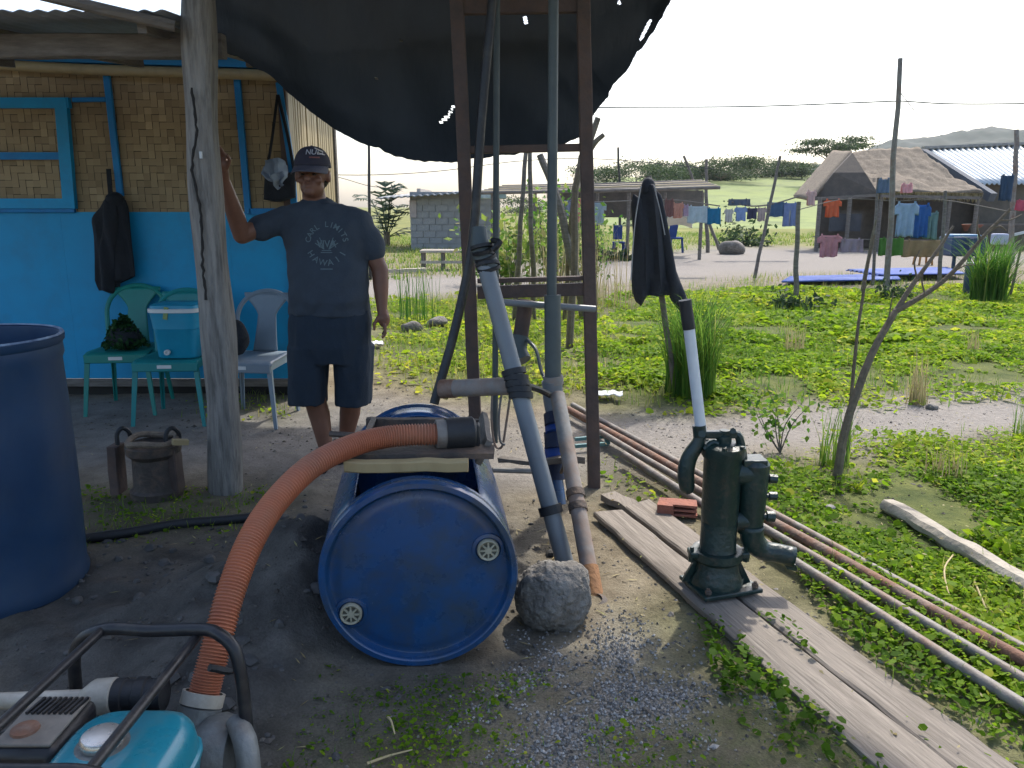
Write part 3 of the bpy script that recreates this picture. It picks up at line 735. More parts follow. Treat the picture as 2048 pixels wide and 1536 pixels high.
# ================================================================== BLUE LYING DRUM
pm('bung_dark', (.10, .10, .08), None, 30, .7, .2)
R_ = .303
drum = thing('lying_drum', 'bright blue plastic drum lying on its side with its top cut open', 'drum', (DRUM0.x, DRUM0.y + .4, 0))
ax = (DRUM1 - DRUM0).normalized(); Ld = (DRUM1 - DRUM0).length
prof = [(-.004, R_ - .024), (-.012, R_ - .016), (-.012, R_ - .004), (0, R_), (.03, R_ - .002), (.045, R_ - .012), (.06, R_ - .004)]
prof += [(.06 + (Ld - .12) * i / 12, R_ - .004 + .006 * math.sin(math.pi * i / 12)) for i in range(1, 12)]
prof += [(Ld - .06, R_ - .004), (Ld - .045, R_ - .012), (Ld - .02, R_), (Ld + .008, R_ - .004), (Ld + .004, R_ - .03), (Ld - .02, R_ - .05), (Ld - .022, 0)]
NN = 72
def inhole(i, k):
    a = (k + .5) / NN * 2 * math.pi; a = min(a, 2 * math.pi - a)
    return a < math.radians(38) and 6 <= i <= 15
m = MB().lathe(prof, DRUM0, ax, NN, inhole, ref=(0, 0, 1))
m.build('drum_shell', M_blue, drum, solid=.006)
rim = [(-.004, R_ - .024), (.014, R_ - .03), (.017, R_ - .04), (.012, R_ - .055), (.011, R_ - .07), (.0125, R_ - .10), (.012, .12), (.014, 0)]
hd = MB().lathe(rim, DRUM0, ax, NN, ref=(0, 0, 1)).build('drum_head', M_blue, drum)
right = ax.cross(V((0, 0, 1))).normalized()
for k, (bx, by) in enumerate(((978, 1107), (703, 1220))):
    q = P(bx, by, DRUM0.y); q = DRUM0 + right * (q - DRUM0).dot(right) + V((0, 0, 1)) * (q - DRUM0).z
    b_ = MB().lathe([(.02, .052), (.006, .05), (.004, .04), (.012, .038)], q, ax, 28).build('bung_collar', M_blue, hd)
    MB().lathe([(.014, .033), (-.001, .033), (-.001, 0)], q, ax, 28).build('bung_plug', MATS['bung_dark'], hd)
    m = MB().lathe([(.010, .034), (-.005, .034), (-.009, .031), (-.005, .026), (-.001, .026)], q, ax, 28); m.lathe([(-.001, .012), (-.006, .011), (-.007, 0)], q, ax, 16)
    for j in range(8):
        an = j * math.pi / 4; dv = right * math.cos(an) + V((0, 0, 1)) * math.sin(an)
        m.beam(q + dv * .010 - ax * .004, q + dv * .027 - ax * .004, .005, .006, up=ax)
    m.build('bung_cap', M_bung if False else pm('bung_plastic', (.38, .36, .27), (.28, .27, .2), 30, .6, .2), hd)
# wooden tray and boards over the opening
tray = thing('drum_tray', 'dark wooden tray frame laid over the opening of the lying drum', 'tray', (-.3, 2.6, .6))
MB().beam(P(690, 932, 2.36), P(938, 930, 2.36), .04, .035, seg=6, warp=.003, bev=.004).build('front_strip', M_bamboo, tray)
MB().beam(P(735, 846, 2.92), P(972, 852, 2.9), .03, .045, seg=4, warp=.003).build('back_board', M_brownmetal, tray)
MB().beam(P(960, 846, 2.92), P(968, 905, 2.50), .02, .09, seg=3, warp=.002, up=(.5, 0, 1)).build('side_board', M_wood, tray)
MB().beam(P(745, 850, 2.92), P(722, 900, 2.50), .02, .06, seg=3, warp=.002, up=(.3, 0, 1)).build('side_board', M_brownmetal, tray)
MB().beam(P(700, 906, 2.47), P(988, 904, 2.47), .10, .02, seg=4, warp=.002).build('base_board', M_brownmetal, tray)
for q in ((660, 868, 730, 872), (668, 884, 720, 886)):
    MB().tube([P(q[0], q[1], 2.95), P(q[2], q[3], 2.93)], .012, 7).build('rod_end', M_brownmetal, tray)

# corrugated orange hose with its coupling
hc = [P(402, 1410, 1.70), P(428, 1310, 1.755), P(460, 1190, 1.85), P(500, 1085, 1.965), P(550, 1005, 2.1), P(620, 935, 2.25), P(700, 893, 2.38), P(780, 873, 2.46), P(884, 868, 2.5)]
hs = spline(hc, 1400)
hose = thing('suction_hose', 'orange corrugated suction hose arching from the engine pump to the drum', 'hose', hc[0])
MB().tube(hs, [.0345 + .0026 * math.sin(i * 2 * math.pi / 10) + .0015 * mnoise.noise(hs[i] * 3) for i in range(1401)], 18).build('hose_body', M_orange, hose)
e = (hs[-1] - hs[-8]).normalized(); q = hs[-1]
MB().lathe([(-.02, .036), (-.02, .047), (.02, .047), (.02, .043)], q, e, 24).build('clamp', M_gi, hose)
MB().lathe([(.012, .044), (.012, .052), (.10, .053), (.108, .046), (.108, 0)], q, e, 24).build('coupling', M_blackrub, hose)
m = MB(); m.box(q + e * .11 + V((0, 0, -.012)), (.03, .045, .085)); m.build('coupling_ear', M_blackrub, hose, bevel=.006)
e0 = (hs[0] - hs[8]).normalized()
MB().lathe([(-.03, .044), (-.03, .05), (.0, .05), (.0, .03)], hs[0], e0, 20).build('clamp', M_cream, hose)

# standing drum at the left
sdx, sdy = -1.945, 2.80
zb_ = -.02
sdr = thing('standing_drum', 'dark blue open-topped drum standing at the near left of the yard', 'drum', (sdx, sdy, zb_))
H = .965
prof = [(0, 0), (0, .28), (.015, .30), (.05, .306), (.07, .298), (.25, .302), (.5, .304), (.7, .302), (H - .09, .298), (H - .07, .306), (H - .03, .304), (H - .02, .312), (H, .314), (H + .006, .306), (H, .294), (H - .03, .292), (.4, .292), (.03, .288), (.02, 0)]
MB().lathe(prof, (sdx, sdy, zb_), (.0, 0, 1), 72).build('drum_shell', M_bluedark, sdr)
m = MB().lathe([(H - .006, .303), (H + .004, .313), (H + .010, .309), (H + .006, .298)], (sdx, sdy, zb_), (0, 0, 1), 72); m.build('rim', pm('worn_rim', (.22, .30, .40), (.06, .09, .16), 20, .5, .1), sdr)
# black hose on the ground
def gp(px, py, h=.018): g = G(px, py); return V((g.x, g.y, zat(g.x, g.y) + h))
pipe('ground_hose', 'black hose lying along the edge of the wet sand heap', [gp(60, 1102), gp(170, 1086), gp(260, 1072), (gp(350, 1056)), gp(430, 1047), gp(500, 1041), gp(548, 1036)], .022, M_blackrub, 10, 'hose', 30)
# concrete lump
g = G(1105, 1275)
m = MB().ball((g.x + .01, g.y + .12, .07), (.14, .14, .13), 80, 60)
m.v = [tuple(V(p) + mnoise.noise_vector(V(p) * 5 + V((3, 1, 7))) * .04 + mnoise.noise_vector(V(p) * 13) * .016 + mnoise.noise_vector(V(p) * 50) * .007 + mnoise.noise_vector(V(p) * 110) * .003) for p in m.v]
o = m.build('concrete_lump', M_rock, loc=(g.x, g.y + .1, 0)); tag(o, 'rough grey lump of concrete beside the lying drum', 'rock')


# ================================================================== HAND PUMP
py_ = 2.70
def Q(px, py, dy=0): return P(px, py, py_ + dy)
gb = Q(1450, 1200); gb.z = .05
hpump = thing('hand_pump', 'dark green cast iron hand pump standing on the planks', 'pump', (gb.x, py_, .04))
cx = Q(1438, 1050).x
# base plate: a rotated square slab with corner bolts
Rz = Matrix.Rotation(math.radians(17), 3, 'Z')
m = MB(); m.box((cx + .015, py_ - .01, .055), (.235, .19, .016), Rz); bp0 = m.build('base_plate', M_pump, hpump, bevel=.004)
for a in (-1, 1):
    for b_ in (-1, 1):
        c = V((cx + .015, py_ - .01, .066)) + Rz @ V((a * .095, b_ * .075, 0))
        MB().lathe([(0, 0), (0, .012), (.012, .012), (.014, .006), (.02, .006), (.02, 0)], c, (0, 0, 1), 6).build('bolt', M_brownmetal, bp0)
m = MB()
ft = MB().lathe([(0, .072), (.0, .095), (.02, .094), (.05, .080), (.085, .074), (.10, .088), (.125, .088), (.125, .05)], (cx, py_, .062), (0, 0, 1), 28, skip=lambda i, k: i in (2, 3) and (k % 14) in (5, 6, 7))
ft.build('foot', M_pump, hpump, solid=.006)
for s in (-1, 1):
    MB().prism([(0, 0), (.055, 0), (.012, .085), (0, .1)], .016, (V((cx + s * .07, py_, .063)), V((s, 0, 0)), V((0, 0, 1)), V((0, 1, 0)))).build('gusset', M_pump, hpump)
    c = V((cx + s * .098, py_ - .02, .175)); MB().lathe([(-.025, 0), (-.025, .013), (.0, .013), (.0, .008), (.03, .008), (.03, 0)], c, (0, 0, 1), 6).build('flange_bolt', M_pump, hpump)
MB().box((cx, py_ - .012, .178), (.215, .06, .022)).build('flange', M_pump, hpump, bevel=.005)
ztop = Q(1438, 912).z
bar = MB().lathe([(.12, .074), (.14, .065), (.30, .0625), (ztop - .30, .0625), (ztop - .27, .066), (ztop - .06, .0665), (ztop - .045, .076), (ztop - .012, .076), (ztop - .004, .06), (ztop, .02), (ztop, 0)], (cx, py_, .05), (0, 0, 1), 36).build('barrel', M_pump, hpump)
for k in range(6):
    a = k * math.pi / 3 + .3
    MB().lathe([(0, .009), (.012, .009), (.014, 0)], (cx + .07 * math.cos(a), py_ + .07 * math.sin(a), .05 + ztop - .012), (0, 0, 1), 6).build('cap_bolt', M_pump, bar)
# gland, rod and yoke
MB().lathe([(0, .026), (.03, .026), (.035, .018), (.05, .018), (.05, 0)], (cx, py_, .05 + ztop - .005), (0, 0, 1), 16).build('gland', M_pump, hpump)
MB().tube([(cx, py_, .05 + ztop), Q(1436, 872)], .012, 8).build('plunger_rod', M_pump, hpump)
MB().beam(Q(1400, 869), Q(1472, 868), .03, .026, bev=.004).build('yoke_bar', M_pump, hpump)
MB().tube(spline([Q(1466, 866), Q(1477, 872), Q(1482, 892), Q(1486, 925)], 8), [.011, .0135, .015, .015, .015, .016, .017, .018, .019], 8).build('yoke_link', M_pump, hpump)
MB().tube([Q(1466, 862, -.03), Q(1466, 862, .03)], .011, 8).build('pivot_pin', M_pump, hpump)
MB().tube([Q(1404, 868, -.035), Q(1404, 868, .035)], .013, 8).build('pivot_pin', M_pump, hpump)
MB().tube(spline([Q(1402, 858), Q(1397, 885), Q(1380, 912), Q(1372, 940), Q(1373, 968), Q(1378, 985)], 14), [.017, .02, .022, .024, .026, .027, .028, .029, .03, .03, .03, .029, .028, .024, .016], 10).build('lever_arm', M_pump, hpump)
MB().tube(spline([Q(1408, 898, -.02), Q(1425, 885, -.02), Q(1436, 888, -.02)], 5), .010, 8).build('link_arm', M_pump, hpump)
MB().tube([Q(1400, 872), Q(1398, 850)], .024, 12).build('handle_socket', M_pump, hpump)
MB().tube([Q(1402, 860), Q(1378, 656)], .0195, 12).build('handle_rod', M_zinc, hpump, )
MB().tube([Q(1378, 658), Q(1370, 600)], .022, 12).build('handle_grip', M_blackrub, hpump)
# valve chamber and spout on the far side of the barrel
ch = MB(); c = Q(1506, 985, .02)
ch.lathe([(-.165, .03), (-.15, .045), (-.02, .052), (.06, .055), (.11, .056), (.125, .044), (.13, .0)], Q(1504, 985, .01), (.0, 0, 1), 24)
cho = ch.build('valve_chamber', M_pump, hpump)
MB().box(Q(1505, 921, .01), (.085, .085, .024)).build('chamber_cap', M_pump, hpump, bevel=.004)
MB().tube([Q(1470, 945), Q(1510, 945)], .045, 14).build('chamber_neck', M_pump, hpump)
MB().tube([Q(1470, 1040), Q(1505, 1040)], .036, 14).build('chamber_neck', M_pump, hpump)
for (x0, y0, x1, y1, r) in ((1520, 955, 1550, 958, .013), (1520, 992, 1551, 992, .012), (1515, 1032, 1560, 1033, .016)):
    MB().lathe([(0, 0), (0, r * .8), (.03, r * .8), (.032, r * 1.3), (.06, r * 1.3), (.062, 0)], Q(x0, y0), Q(x1, y1) - Q(x0, y0), 8).build('side_bolt', M_pump, hpump)
spt = spline([Q(1504, 1050), Q(1505, 1078), Q(1525, 1100), Q(1555, 1106, -.01), Q(1588, 1114, -.02)], 14)
MB().tube(spt, [.040, .040, .040, .040, .039, .038, .036, .034, .033, .032, .032, .032, .032, .033, .034], 16, caps=False).build('spout', M_pump, hpump, solid=.006)
MB().prism([(-.02, -.012), (.02, -.012), (.03, -.04), (-.01, -.03)], .01, (Q(1580, 1122, -.02), V((1, 0, 0)), V((0, 0, 1)), V((0, 1, 0)))).build('spout_lip', M_pump, hpump)

# ================================================================== PLANKS, PIPES, LOG
def plank(label, L0, L1, R0, R1, z, th, ext=.5):
    a, b_, c, d = [G(*p) for p in (L0, L1, R0, R1)]
    b_ = b_ + (b_ - a).normalized() * ext; d = d + (d - c).normalized() * ext
    t = MB(); n = 40; vs = []
    for i in range(n + 1):
        f = i / n; l, r = a.lerp(b_, f), c.lerp(d, f); nrm = (r - l).normalized()
        l = l + nrm * (.006 * mnoise.noise(l * 6) + .004 * mnoise.noise(l * 21)); r = r + nrm * (.007 * mnoise.noise(r * 5) + .004 * mnoise.noise(r * 24))
        wv = .004 * math.sin(f * 5 + len(label))
        for q, e in ((l, .0), (l.lerp(r, .05), 1), (l.lerp(r, .5), 1.05), (l.lerp(r, .95), 1), (r, 0)):
            vs.append(V((q.x, q.y, z + th * (.75 + .25 * e) + wv)))
        for q in (r, l): vs.append(V((q.x, q.y, z + wv)))
    k = 7
    fs = [tuple(range(k)), tuple(n * k + j for j in range(k))[::-1]]
    for i in range(n):
        for j in range(k): fs.append((i * k + j, i * k + (j + 1) % k, (i + 1) * k + (j + 1) % k, (i + 1) * k + j))
    t.add(vs, fs)
    ctr = (a + b_ + c + d) / 4
    ang = math.atan2((b_ - a).y, (b_ - a).x) - math.pi / 2
    Rm = Matrix.Rotation(-ang, 3, 'Z')
    t.v = [tuple(Rm @ (V(p) - ctr)) for p in t.v]
    o = t.build('plank', M_plank); o.location = ctr; o.rotation_euler = (0, 0, ang)
    tag(o, label, 'plank')
plank('wide flat weathered plank under the hand pump, nearer the gravel', (1186, 1040), (1738, 1536), (1246, 1035), (1882, 1536), .012, .024)
plank('split weathered plank beside the pipes, alongside the wide plank', (1250, 1028), (1886, 1536), (1300, 1012), (2010, 1536), .008, .026)
o = MB().beam(G(1215, 1000) + V((0, 0, .02)), G(1270, 1025) + V((0, 0, .02)), .09, .03, seg=3, warp=.004).build('plank_offcut', M_plank, loc=G(1240, 1015)); tag(o, 'short broken plank end by the foot of the ladder', 'plank')
def gpipe(label, a, b_, r, mat, z=0.0, ext=.6):
    p0, p1 = G(*a), G(*b_); p1 = p1 + (p1 - p0).normalized() * ext
    n = 24; pts = [p0.lerp(p1, i / n) + V((0, 0, r + .045 + z + .004 * mnoise.noise(V((i * .3, r * 90, 0))))) for i in range(n + 1)]
    m = MB(); m.tube(pts, r, 12)
    o = m.build('ground_pipe', mat, loc=p0.lerp(p1, .5)); tag(o, label, 'pipe', 'long pipes lying on the ground'); return o
gpipe('pale grey pipe lying furthest from the planks', (1145, 828), (2048, 1338), .018, M_gi)
gpipe('rusty brown pipe second furthest from the planks', (1136, 838), (2048, 1366), .0225, M_rust)
gpipe('grey steel pipe third from the planks with the rusty pipe beyond it', (1200, 885), (2048, 1402), .0185, M_gi)
gpipe('grey pipe with a rusty upper end lying nearest the planks', (1248, 932), (2048, 1458), .0195, M_gi)
p0 = G(1772, 1030); p1 = G(2060, 1200)
m = MB(); m.beam(p0 + V((0, 0, .05)), p1 + (p1 - p0).normalized() * .4 + V((0, 0, .05)), .085, .06, seg=14, warp=.006, bev=.02)
o = m.build('log', pm('pale_wood', (.42, .38, .31), (.26, .23, .185), 5, .85, .4, stretch=(2, 2, 2)), loc=p0.lerp(p1, .5)); tag(o, 'pale barkless log lying in the ground cover', 'log')
# brick-red rubble under the pump, small litter
def rubble(name, label, px, py, r, mat, cat, group=None, sz=1):
    g = G(px, py); m = MB().ball((g.x, g.y, zat(g.x, g.y) + r * .45), (r * 1.2, r, r * .75), 14, 10)
    m.v = [tuple(V(p) + mnoise.noise_vector(V(p) * (1.2 / r) * .5) * r * .45) for p in m.v]
    o = m.build(name, mat, loc=(g.x, g.y, 0)); tag(o, label, cat, group); return o
M_brick = pm('brick', (.34, .13, .085), (.22, .085, .06), 14, .9, .4)
g = G(1352, 1035); bk = thing('hollow_brick', 'broken red hollow brick lying left of the hand pump', 'brick', (g.x, g.y, 0))
m = MB(); Rb = Matrix.Rotation(math.radians(-12), 3, 'Z')
m.box(V((g.x - .05, g.y, .05)), (.07, .10, .055), Rb, .006).build('brick_block', M_brick, bk)
for k in range(3): MB().box(V((g.x + .035, g.y - .01, .03 + .022 * k)), (.11, .09, .008), Rb, .003).build('brick_web', M_brick, bk)
rubble('stone', 'pale stone beside the pipes above the blue wrapper', 1662, 1088, .028, M_stone, 'stone')
rubble('stone', 'flat pale stone lying between the two nearest pipes', 1640, 1170, .026, M_stone, 'stone')
rubble('stone', 'pale stone in the grass beyond the spout', 1660, 1028, .02, M_stone, 'stone')
rubble('stone', 'dark stone on the sand path beneath the dry tuft', 1862, 822, .035, M_rock, 'stone')
rubble('stone', 'dark rounded stone nearer the man by the weed stems', 822, 662, .10, M_rock, 'stone')
rubble('stone', 'dark rounded stone by the weed stems, nearer the ladder', 872, 652, .11, M_rock, 'stone')
rubble('stone', 'small stone in the grass beside the trampled white scraps', 762, 690, .03, M_stone, 'stone')
o = MB().grid(lambda u, v: G(1190 + 55 * u, 797 + 10 * v + 6 * mnoise.noise(V((u * 4, 0, 2)))) + V((0, 0, .06 + .012 * mnoise.noise(V((u * 2.3, v * 2, 1))))), 14, 8).build('plastic_scrap', M_white, loc=G(1215, 800), solid=.003); tag(o, 'crumpled white plastic scrap on the grass behind the ladder', 'plastic scrap')
o = MB().grid(lambda u, v: G(732 + 34 * u, 692 + 7 * v + 5 * mnoise.noise(V((u * 4, 0, 5)))) + V((0, 0, .05 + .01 * mnoise.noise(V((u * 2, v * 2, 7))))), 12, 8).build('plastic_scrap', M_white, loc=G(748, 696), solid=.003); tag(o, 'crumpled white plastic scrap by the man\'s lowered hand', 'plastic scrap')
M_wrap = pm('blue_wrapper', (.01, .16, .55), (.01, .3, .55), 30, .35, .1)
o = MB().grid(lambda u, v: G(1700 + 42 * u, 1102 + 34 * v) + V((0, 0, .03 + .022 * mnoise.noise(V((u * 3, v * 3, 4))))), 10, 10).build('snack_wrapper', M_wrap, loc=G(1720, 1120), solid=.001); tag(o, 'crumpled bright blue wrapper beside the ground pipes', 'wrapper')
o = MB().grid(lambda u, v: G(1748 + 36 * u, 1135 + 34 * v) + V((0, 0, .03 + .02 * mnoise.noise(V((u * 4, v * 4, 9))))), 10, 10).build('plastic_scrap', pm('clear_scrap', (.5, .55, .55), None, 20, .3, .05), loc=G(1766, 1150), solid=.001); tag(o, 'pale translucent plastic scrap next to the blue wrapper', 'plastic scrap')
g = G(1185, 892); cl = thing('teal_clamp', 'teal metal clamp lying on the sand by the ladder foot', 'clamp', (g.x, g.y, 0))
M_tealm = pm('teal_metal', (.10, .22, .22), (.06, .15, .15), 12, .5, .1)
MB().beam(G(1150, 888) + V((0, 0, .03)), G(1212, 882) + V((0, 0, .03)), .02, .02).build('bar', M_tealm, cl)
MB().beam(G(1150, 902) + V((0, 0, .03)), G(1216, 897) + V((0, 0, .03)), .02, .02).build('bar', M_tealm, cl)
MB().box(G(1214, 889) + V((0, 0, .03)), (.025, .10, .03)).build('jaw', M_tealm, cl)

# ================================================================== IRON CLAMP BLOCK BY THE POST
g = G(295, 1005); g.z = zat(g.x, g.y)
blk = thing('iron_pulley_block', 'old brown iron spool with two side plates and rope loops by the post', 'iron spool', (g.x, g.y, g.z))
by = g.y + .12
M_rope = pm('old_rope', (.24, .19, .14), (.14, .11, .085), 30, .9, .4)
MB().lathe([(0, 0), (0, .125), (.035, .127), (.045, .112), (.06, .108), (.20, .104), (.215, .118), (.225, .128), (.262, .130), (.268, .12), (.255, .09), (.24, 0)], (g.x, by, g.z), (0, 0, 1), 40).build('spool', M_brownmetal, blk)
for s, px in ((-1, 236), (1, 352)):
    q = P(px, 940, by)
    MB().beam((q.x, by - .01, g.z + .02), (q.x - s * .004, by - .01, g.z + .26), .05, .09, up=(0, 1, 0), seg=4, warp=.003, bev=.006).build('side_block', M_brown, blk)
MB().tube([V((g.x + .112 * math.cos(t), by + .112 * math.sin(t), g.z + .285 + .008 * math.sin(3 * t))) for t in [k * math.pi / 14 for k in range(29)]], .016, 8).build('rope_ring', M_rope, blk)
MB().beam(P(345, 884, by - .10), P(376, 884, by - .06), .035, .025).build('wood_wedge', M_bamboo, blk)
for px in (247, 345):
    MB().tube(spline([P(px - 12, 890, by - .03), P(px - 13, 868, by - .02), P(px - 2, 856, by), P(px + 12, 866, by + .02), P(px + 14, 892, by + .03)], 16), .011, 8).build('rope_loop', M_blackrub, blk)

# ================================================================== ENGINE WATER PUMP (near left corner)
ex, ey = -.86, 1.52
eng = thing('engine_pump', 'engine water pump with teal fuel tank inside a black tube frame', 'water pump', (ex, ey, 0))
rf = .0112
zt = .42
hoop = spline([V((-1.075, 1.76, .03)), V((-1.07, 1.75, .25)), V((-1.045, 1.735, .37)), V((-.97, 1.725, zt)), V((-.85, 1.715, zt + .003)), P(405, 1259, 1.69), P(440, 1270, 1.665), P(468, 1298, 1.65), P(482, 1350, 1.64), P(490, 1420, 1.63), P(502, 1530, 1.62), P(508, 1640, 1.62)], 64)
MB().tube(hoop, .015, 12).build('rear_hoop', M_black, eng)
hoop2 = spline([V((-1.16, 1.22, .03)), V((-1.15, 1.225, .28)), V((-1.10, 1.23, .38)), V((-1.0, 1.235, zt)), V((-.85, 1.237, zt + .003)), V((-.745, 1.235, zt)), V((-.68, 1.23, .38)), V((-.65, 1.225, .26)), V((-.64, 1.22, .03))], 48)
MB().tube(hoop2, rf, 10).build('front_hoop', M_black, eng)
for a, b_ in ((V((-.972, 1.72, zt)), V((-1.0, 1.24, zt))), (V((-.735, 1.72, zt)), V((-.752, 1.24, zt)))):
    MB().tube([a, a.lerp(b_, .5), b_], rf, 10).build('top_rail', M_black, eng)
for xx in (-1.1, -.655): MB().tube([V((xx, 1.2, .03)), V((xx, 1.78, .03))], rf, 8).build('skid', M_black, eng)
# tank: rounded box lofted from superellipse rings
def sloft(cx_, cy_, rows, n=40, p=4.0):
    m = MB(); k = len(rows)
    for (z, ax_, ay_, dx, dy) in rows:
        for i in range(n):
            t = 2 * math.pi * i / n; c, s = math.cos(t), math.sin(t)
            r = (abs(c) ** p + abs(s) ** p) ** (-1 / p)
            m.v.append((cx_ + dx + ax_ * r * c, cy_ + dy + ay_ * r * s, z))
    for j in range(k - 1):
        for i in range(n):
            i2 = (i + 1) % n; m.f.append((j * n + i, j * n + i2, (j + 1) * n + i2, (j + 1) * n + i))
    m.f.append(tuple(range(n))[::-1]); m.f.append(tuple((k - 1) * n + i for i in range(n))); m.mi = [0] * len(m.f)
    return m
tank = sloft(-.775, 1.36, [(z_ + .012, a_ * 1.06, b_ * 1.05, c_, d_) for z_, a_, b_, c_, d_ in [(.225, .10, .13, 0, 0), (.235, .118, .148, 0, 0), (.27, .122, .152, 0, 0), (.275, .126, .156, 0, 0), (.283, .126, .156, 0, 0), (.288, .121, .151, 0, 0), (.325, .116, .146, 0, 0), (.345, .108, .137, 0, 0), (.358, .092, .118, 0, 0), (.364, .06, .09, 0, 0)]])
to = tank.build('fuel_tank', M_tank, eng)
capc = P(238, 1482, 1.36); capc = V((-.80, 1.37, .374))
MB().lathe([(0, 0), (0, .036), (.006, .040), (.018, .040), (.024, .036), (.026, .02), (.026, 0)], capc, (0, 0, 1), 28).build('fuel_cap', M_chrome, to)
MB().lathe([(0, .05), (.004, .05), (.005, .038)], capc - V((0, 0, .002)), (0, 0, 1), 28).build('filler_neck', M_alu, to)
MB().box((-.70, 1.33, .364), (.05, .09, .004), Matrix.Rotation(.30, 3, 'Y')).build('tank_label', pm('tank_label', (.10, .32, .36), None, 20, .5, 0), to)
# silencer / air cleaner with slots
aircl = MB(); aircl.box((-.968, 1.46, .30), (.135, .18, .12)); ac = aircl.build('air_cleaner', M_black, eng, bevel=.02)
MB().box((-.968, 1.46, .363), (.115, .16, .008)).build('cover_plate', M_alu if False else pm('dusty_cover', (.22, .20, .17), (.13, .12, .105), 12, .7, .1), ac, bevel=.003)
for k in range(9):
    MB().beam((-1.012 + k * .0115, 1.475, .3695), (-1.004 + k * .0115, 1.53, .3695), .005, .006).build('vent_slat', M_black, ac)
MB().lathe([(0, 0), (0, .028), (.006, .026), (.007, 0)], (-.985, 1.425, .366), (0, 0, 1), 20).build('rust_spot_cap', M_rust, ac)
MB().box((-.87, 1.45, .12), (.30, .34, .19)).build('engine_block', M_black, eng, bevel=.03)
m = MB()
for k in range(7): m.box((-.98, 1.62, .12 + k * .02), (.15, .12, .006))
m.build('cooling_fins', M_alu, eng)
fit = V((-1.02, 1.655, .285))
MB().tube([V((-1.55, 1.64, .27)), V((-1.0, 1.655, .285))], .019, 12).build('outlet_pipe', M_cream, eng)
MB().lathe([(0, .018), (.02, .034), (.03, .040), (.075, .042), (.08, .036)], V((-1.0, 1.655, .287)), (1, .03, .02), 24).build('reducer', M_cream, eng)
m = MB().lathe([(.075, .036), (.08, .040), (.10, .040), (.103, .036), (.125, .036), (.128, .041), (.15, .041), (.153, .036), (.19, .037), (.2, .0)], V((-1.0, 1.655, .287)), (1, .03, .02), 24); m.build('threaded_nut', M_blackrub, eng)
MB().lathe([(0, 0), (0, .065), (.03, .085), (.06, .09), (.09, .08), (.10, .05), (.10, 0)], V((-.74, 1.64, .15)), (1, 0, 0), 32).build('pump_housing', M_alu, eng)
MB().lathe([(0, .0), (0, .05), (.05, .05), (.055, .04)], hs[0] + e0 * .055, -e0, 20).build('hose_port', M_alu, eng)
MB().box(hs[0] + V((.005, -.01, -.05)), (.05, .05, .07)).build('port_bracket', M_cream, eng, bevel=.008)
MB().tube(spline([V((-.64, 1.63, .24)), V((-.60, 1.58, .22)), V((-.585, 1.54, .12)), V((-.59, 1.5, .02))], 10), [.022, .024, .026, .027, .027, .027, .027, .027, .027, .027, .027], 12).build('priming_outlet', M_alu, eng)
MB().tube(spline([V((-.655, 1.74, .37)), V((-.66, 1.70, .33)), V((-.70, 1.66, .36))], 8), .009, 6).build('cable', M_blackrub, eng)

# ================================================================== CHAIRS
def make_chair(mat, back=True):
    c = thing('plastic_chair', 'x', 'chair')
    sh = .43
    def seat(u, v):
        a = (u - .5) * (.42 - .05 * v); b_ = (v - .5) * .42
        return V((a, b_, sh - .012 * math.cos((u - .5) * 3) * math.cos((v - .5) * 3) + (.012 if v < .06 else 0) * 0 - .02 * max(0, .12 - v) * 8))
    MB().grid(seat, 14, 14).build('seat', mat, c, solid=.012)
    MB().beam((-.205, -.212, sh - .035), (.205, -.212, sh - .035), .014, .06, bev=.005).build('front_apron', mat, c)
    MB().beam((-.195, -.2, sh - .03), (-.18, .2, sh - .03), .014, .045).build('side_apron', mat, c)
    MB().beam((.195, -.2, sh - .03), (.18, .2, sh - .03), .014, .045).build('side_apron', mat, c)
    for sx in (-1, 1):
        for sy in (-1, 1):
            t0 = V((sx * (.205 if sy < 0 else .185), sy * .2, sh - .01)); t1 = V((sx * (.24 if sy < 0 else .215), sy * .245, 0))
            m = MB(); n = 8; vs = []
            for i in range(n + 1):
                f = i / n; p = t0.lerp(t1, f); h_ = .034 - .010 * f
                vs += [p + V((-sx * h_, -sy * .004, 0)), p, p + V((-sx * .004, -sy * h_, 0)), p + V((-sx * .010, -sy * h_, 0)), p + V((-sx * .010, -sy * .012, 0)), p + V((-sx * h_, -sy * .012, 0))]
            fs = [(i * 6 + k, i * 6 + (k + 1) % 6, (i + 1) * 6 + (k + 1) % 6, (i + 1) * 6 + k) for i in range(n) for k in range(6)]
            m.add(vs, fs + [tuple(range(6)), tuple(n * 6 + k for k in range(6))]); m.build('leg', mat, c)
    # hoop back with a wide splat and two openings
    def bk(a, z): return V((a, .19 + .12 * (z / .42) + .04 * (1 - (a / .21) ** 2) * .6, sh + z))
    hoop = []
    for i in range(25):
        t = i / 24 * math.pi; a = -.205 * math.cos(t); z = .16 + .255 * math.sin(t) ** .75 if 0 < i < 24 else 0
        hoop.append(bk(a * (1 if 0 < i < 24 else .93), z))
    hoop = [bk(-.19, 0.0)] + [bk(-.205 * math.cos(t), .21 + .20 * math.sin(t) ** .8) for t in [math.pi * i / 20 for i in range(21)]] + [bk(.19, 0.0)]
    MB().tube(spline(hoop, 60), .016, 8).build('back_hoop', mat, c)
    def splat(u, v):
        z = v * .40; wd = .06 + .028 * (1 - v) ** 2 + .13 * max(0, (v - .62) / .38) ** 1.3
        if v > .9: wd = min(wd, .165)
        return bk((u - .5) * 2 * wd, z)
    MB().grid(splat, 10, 16).build('back_splat', mat, c, solid=.008)
    MB().box((0.0, -.221, sh - .032), (.09, .004, .022)).build('label_plate', M_white, c)
    return c
ch1 = make_chair(M_green)
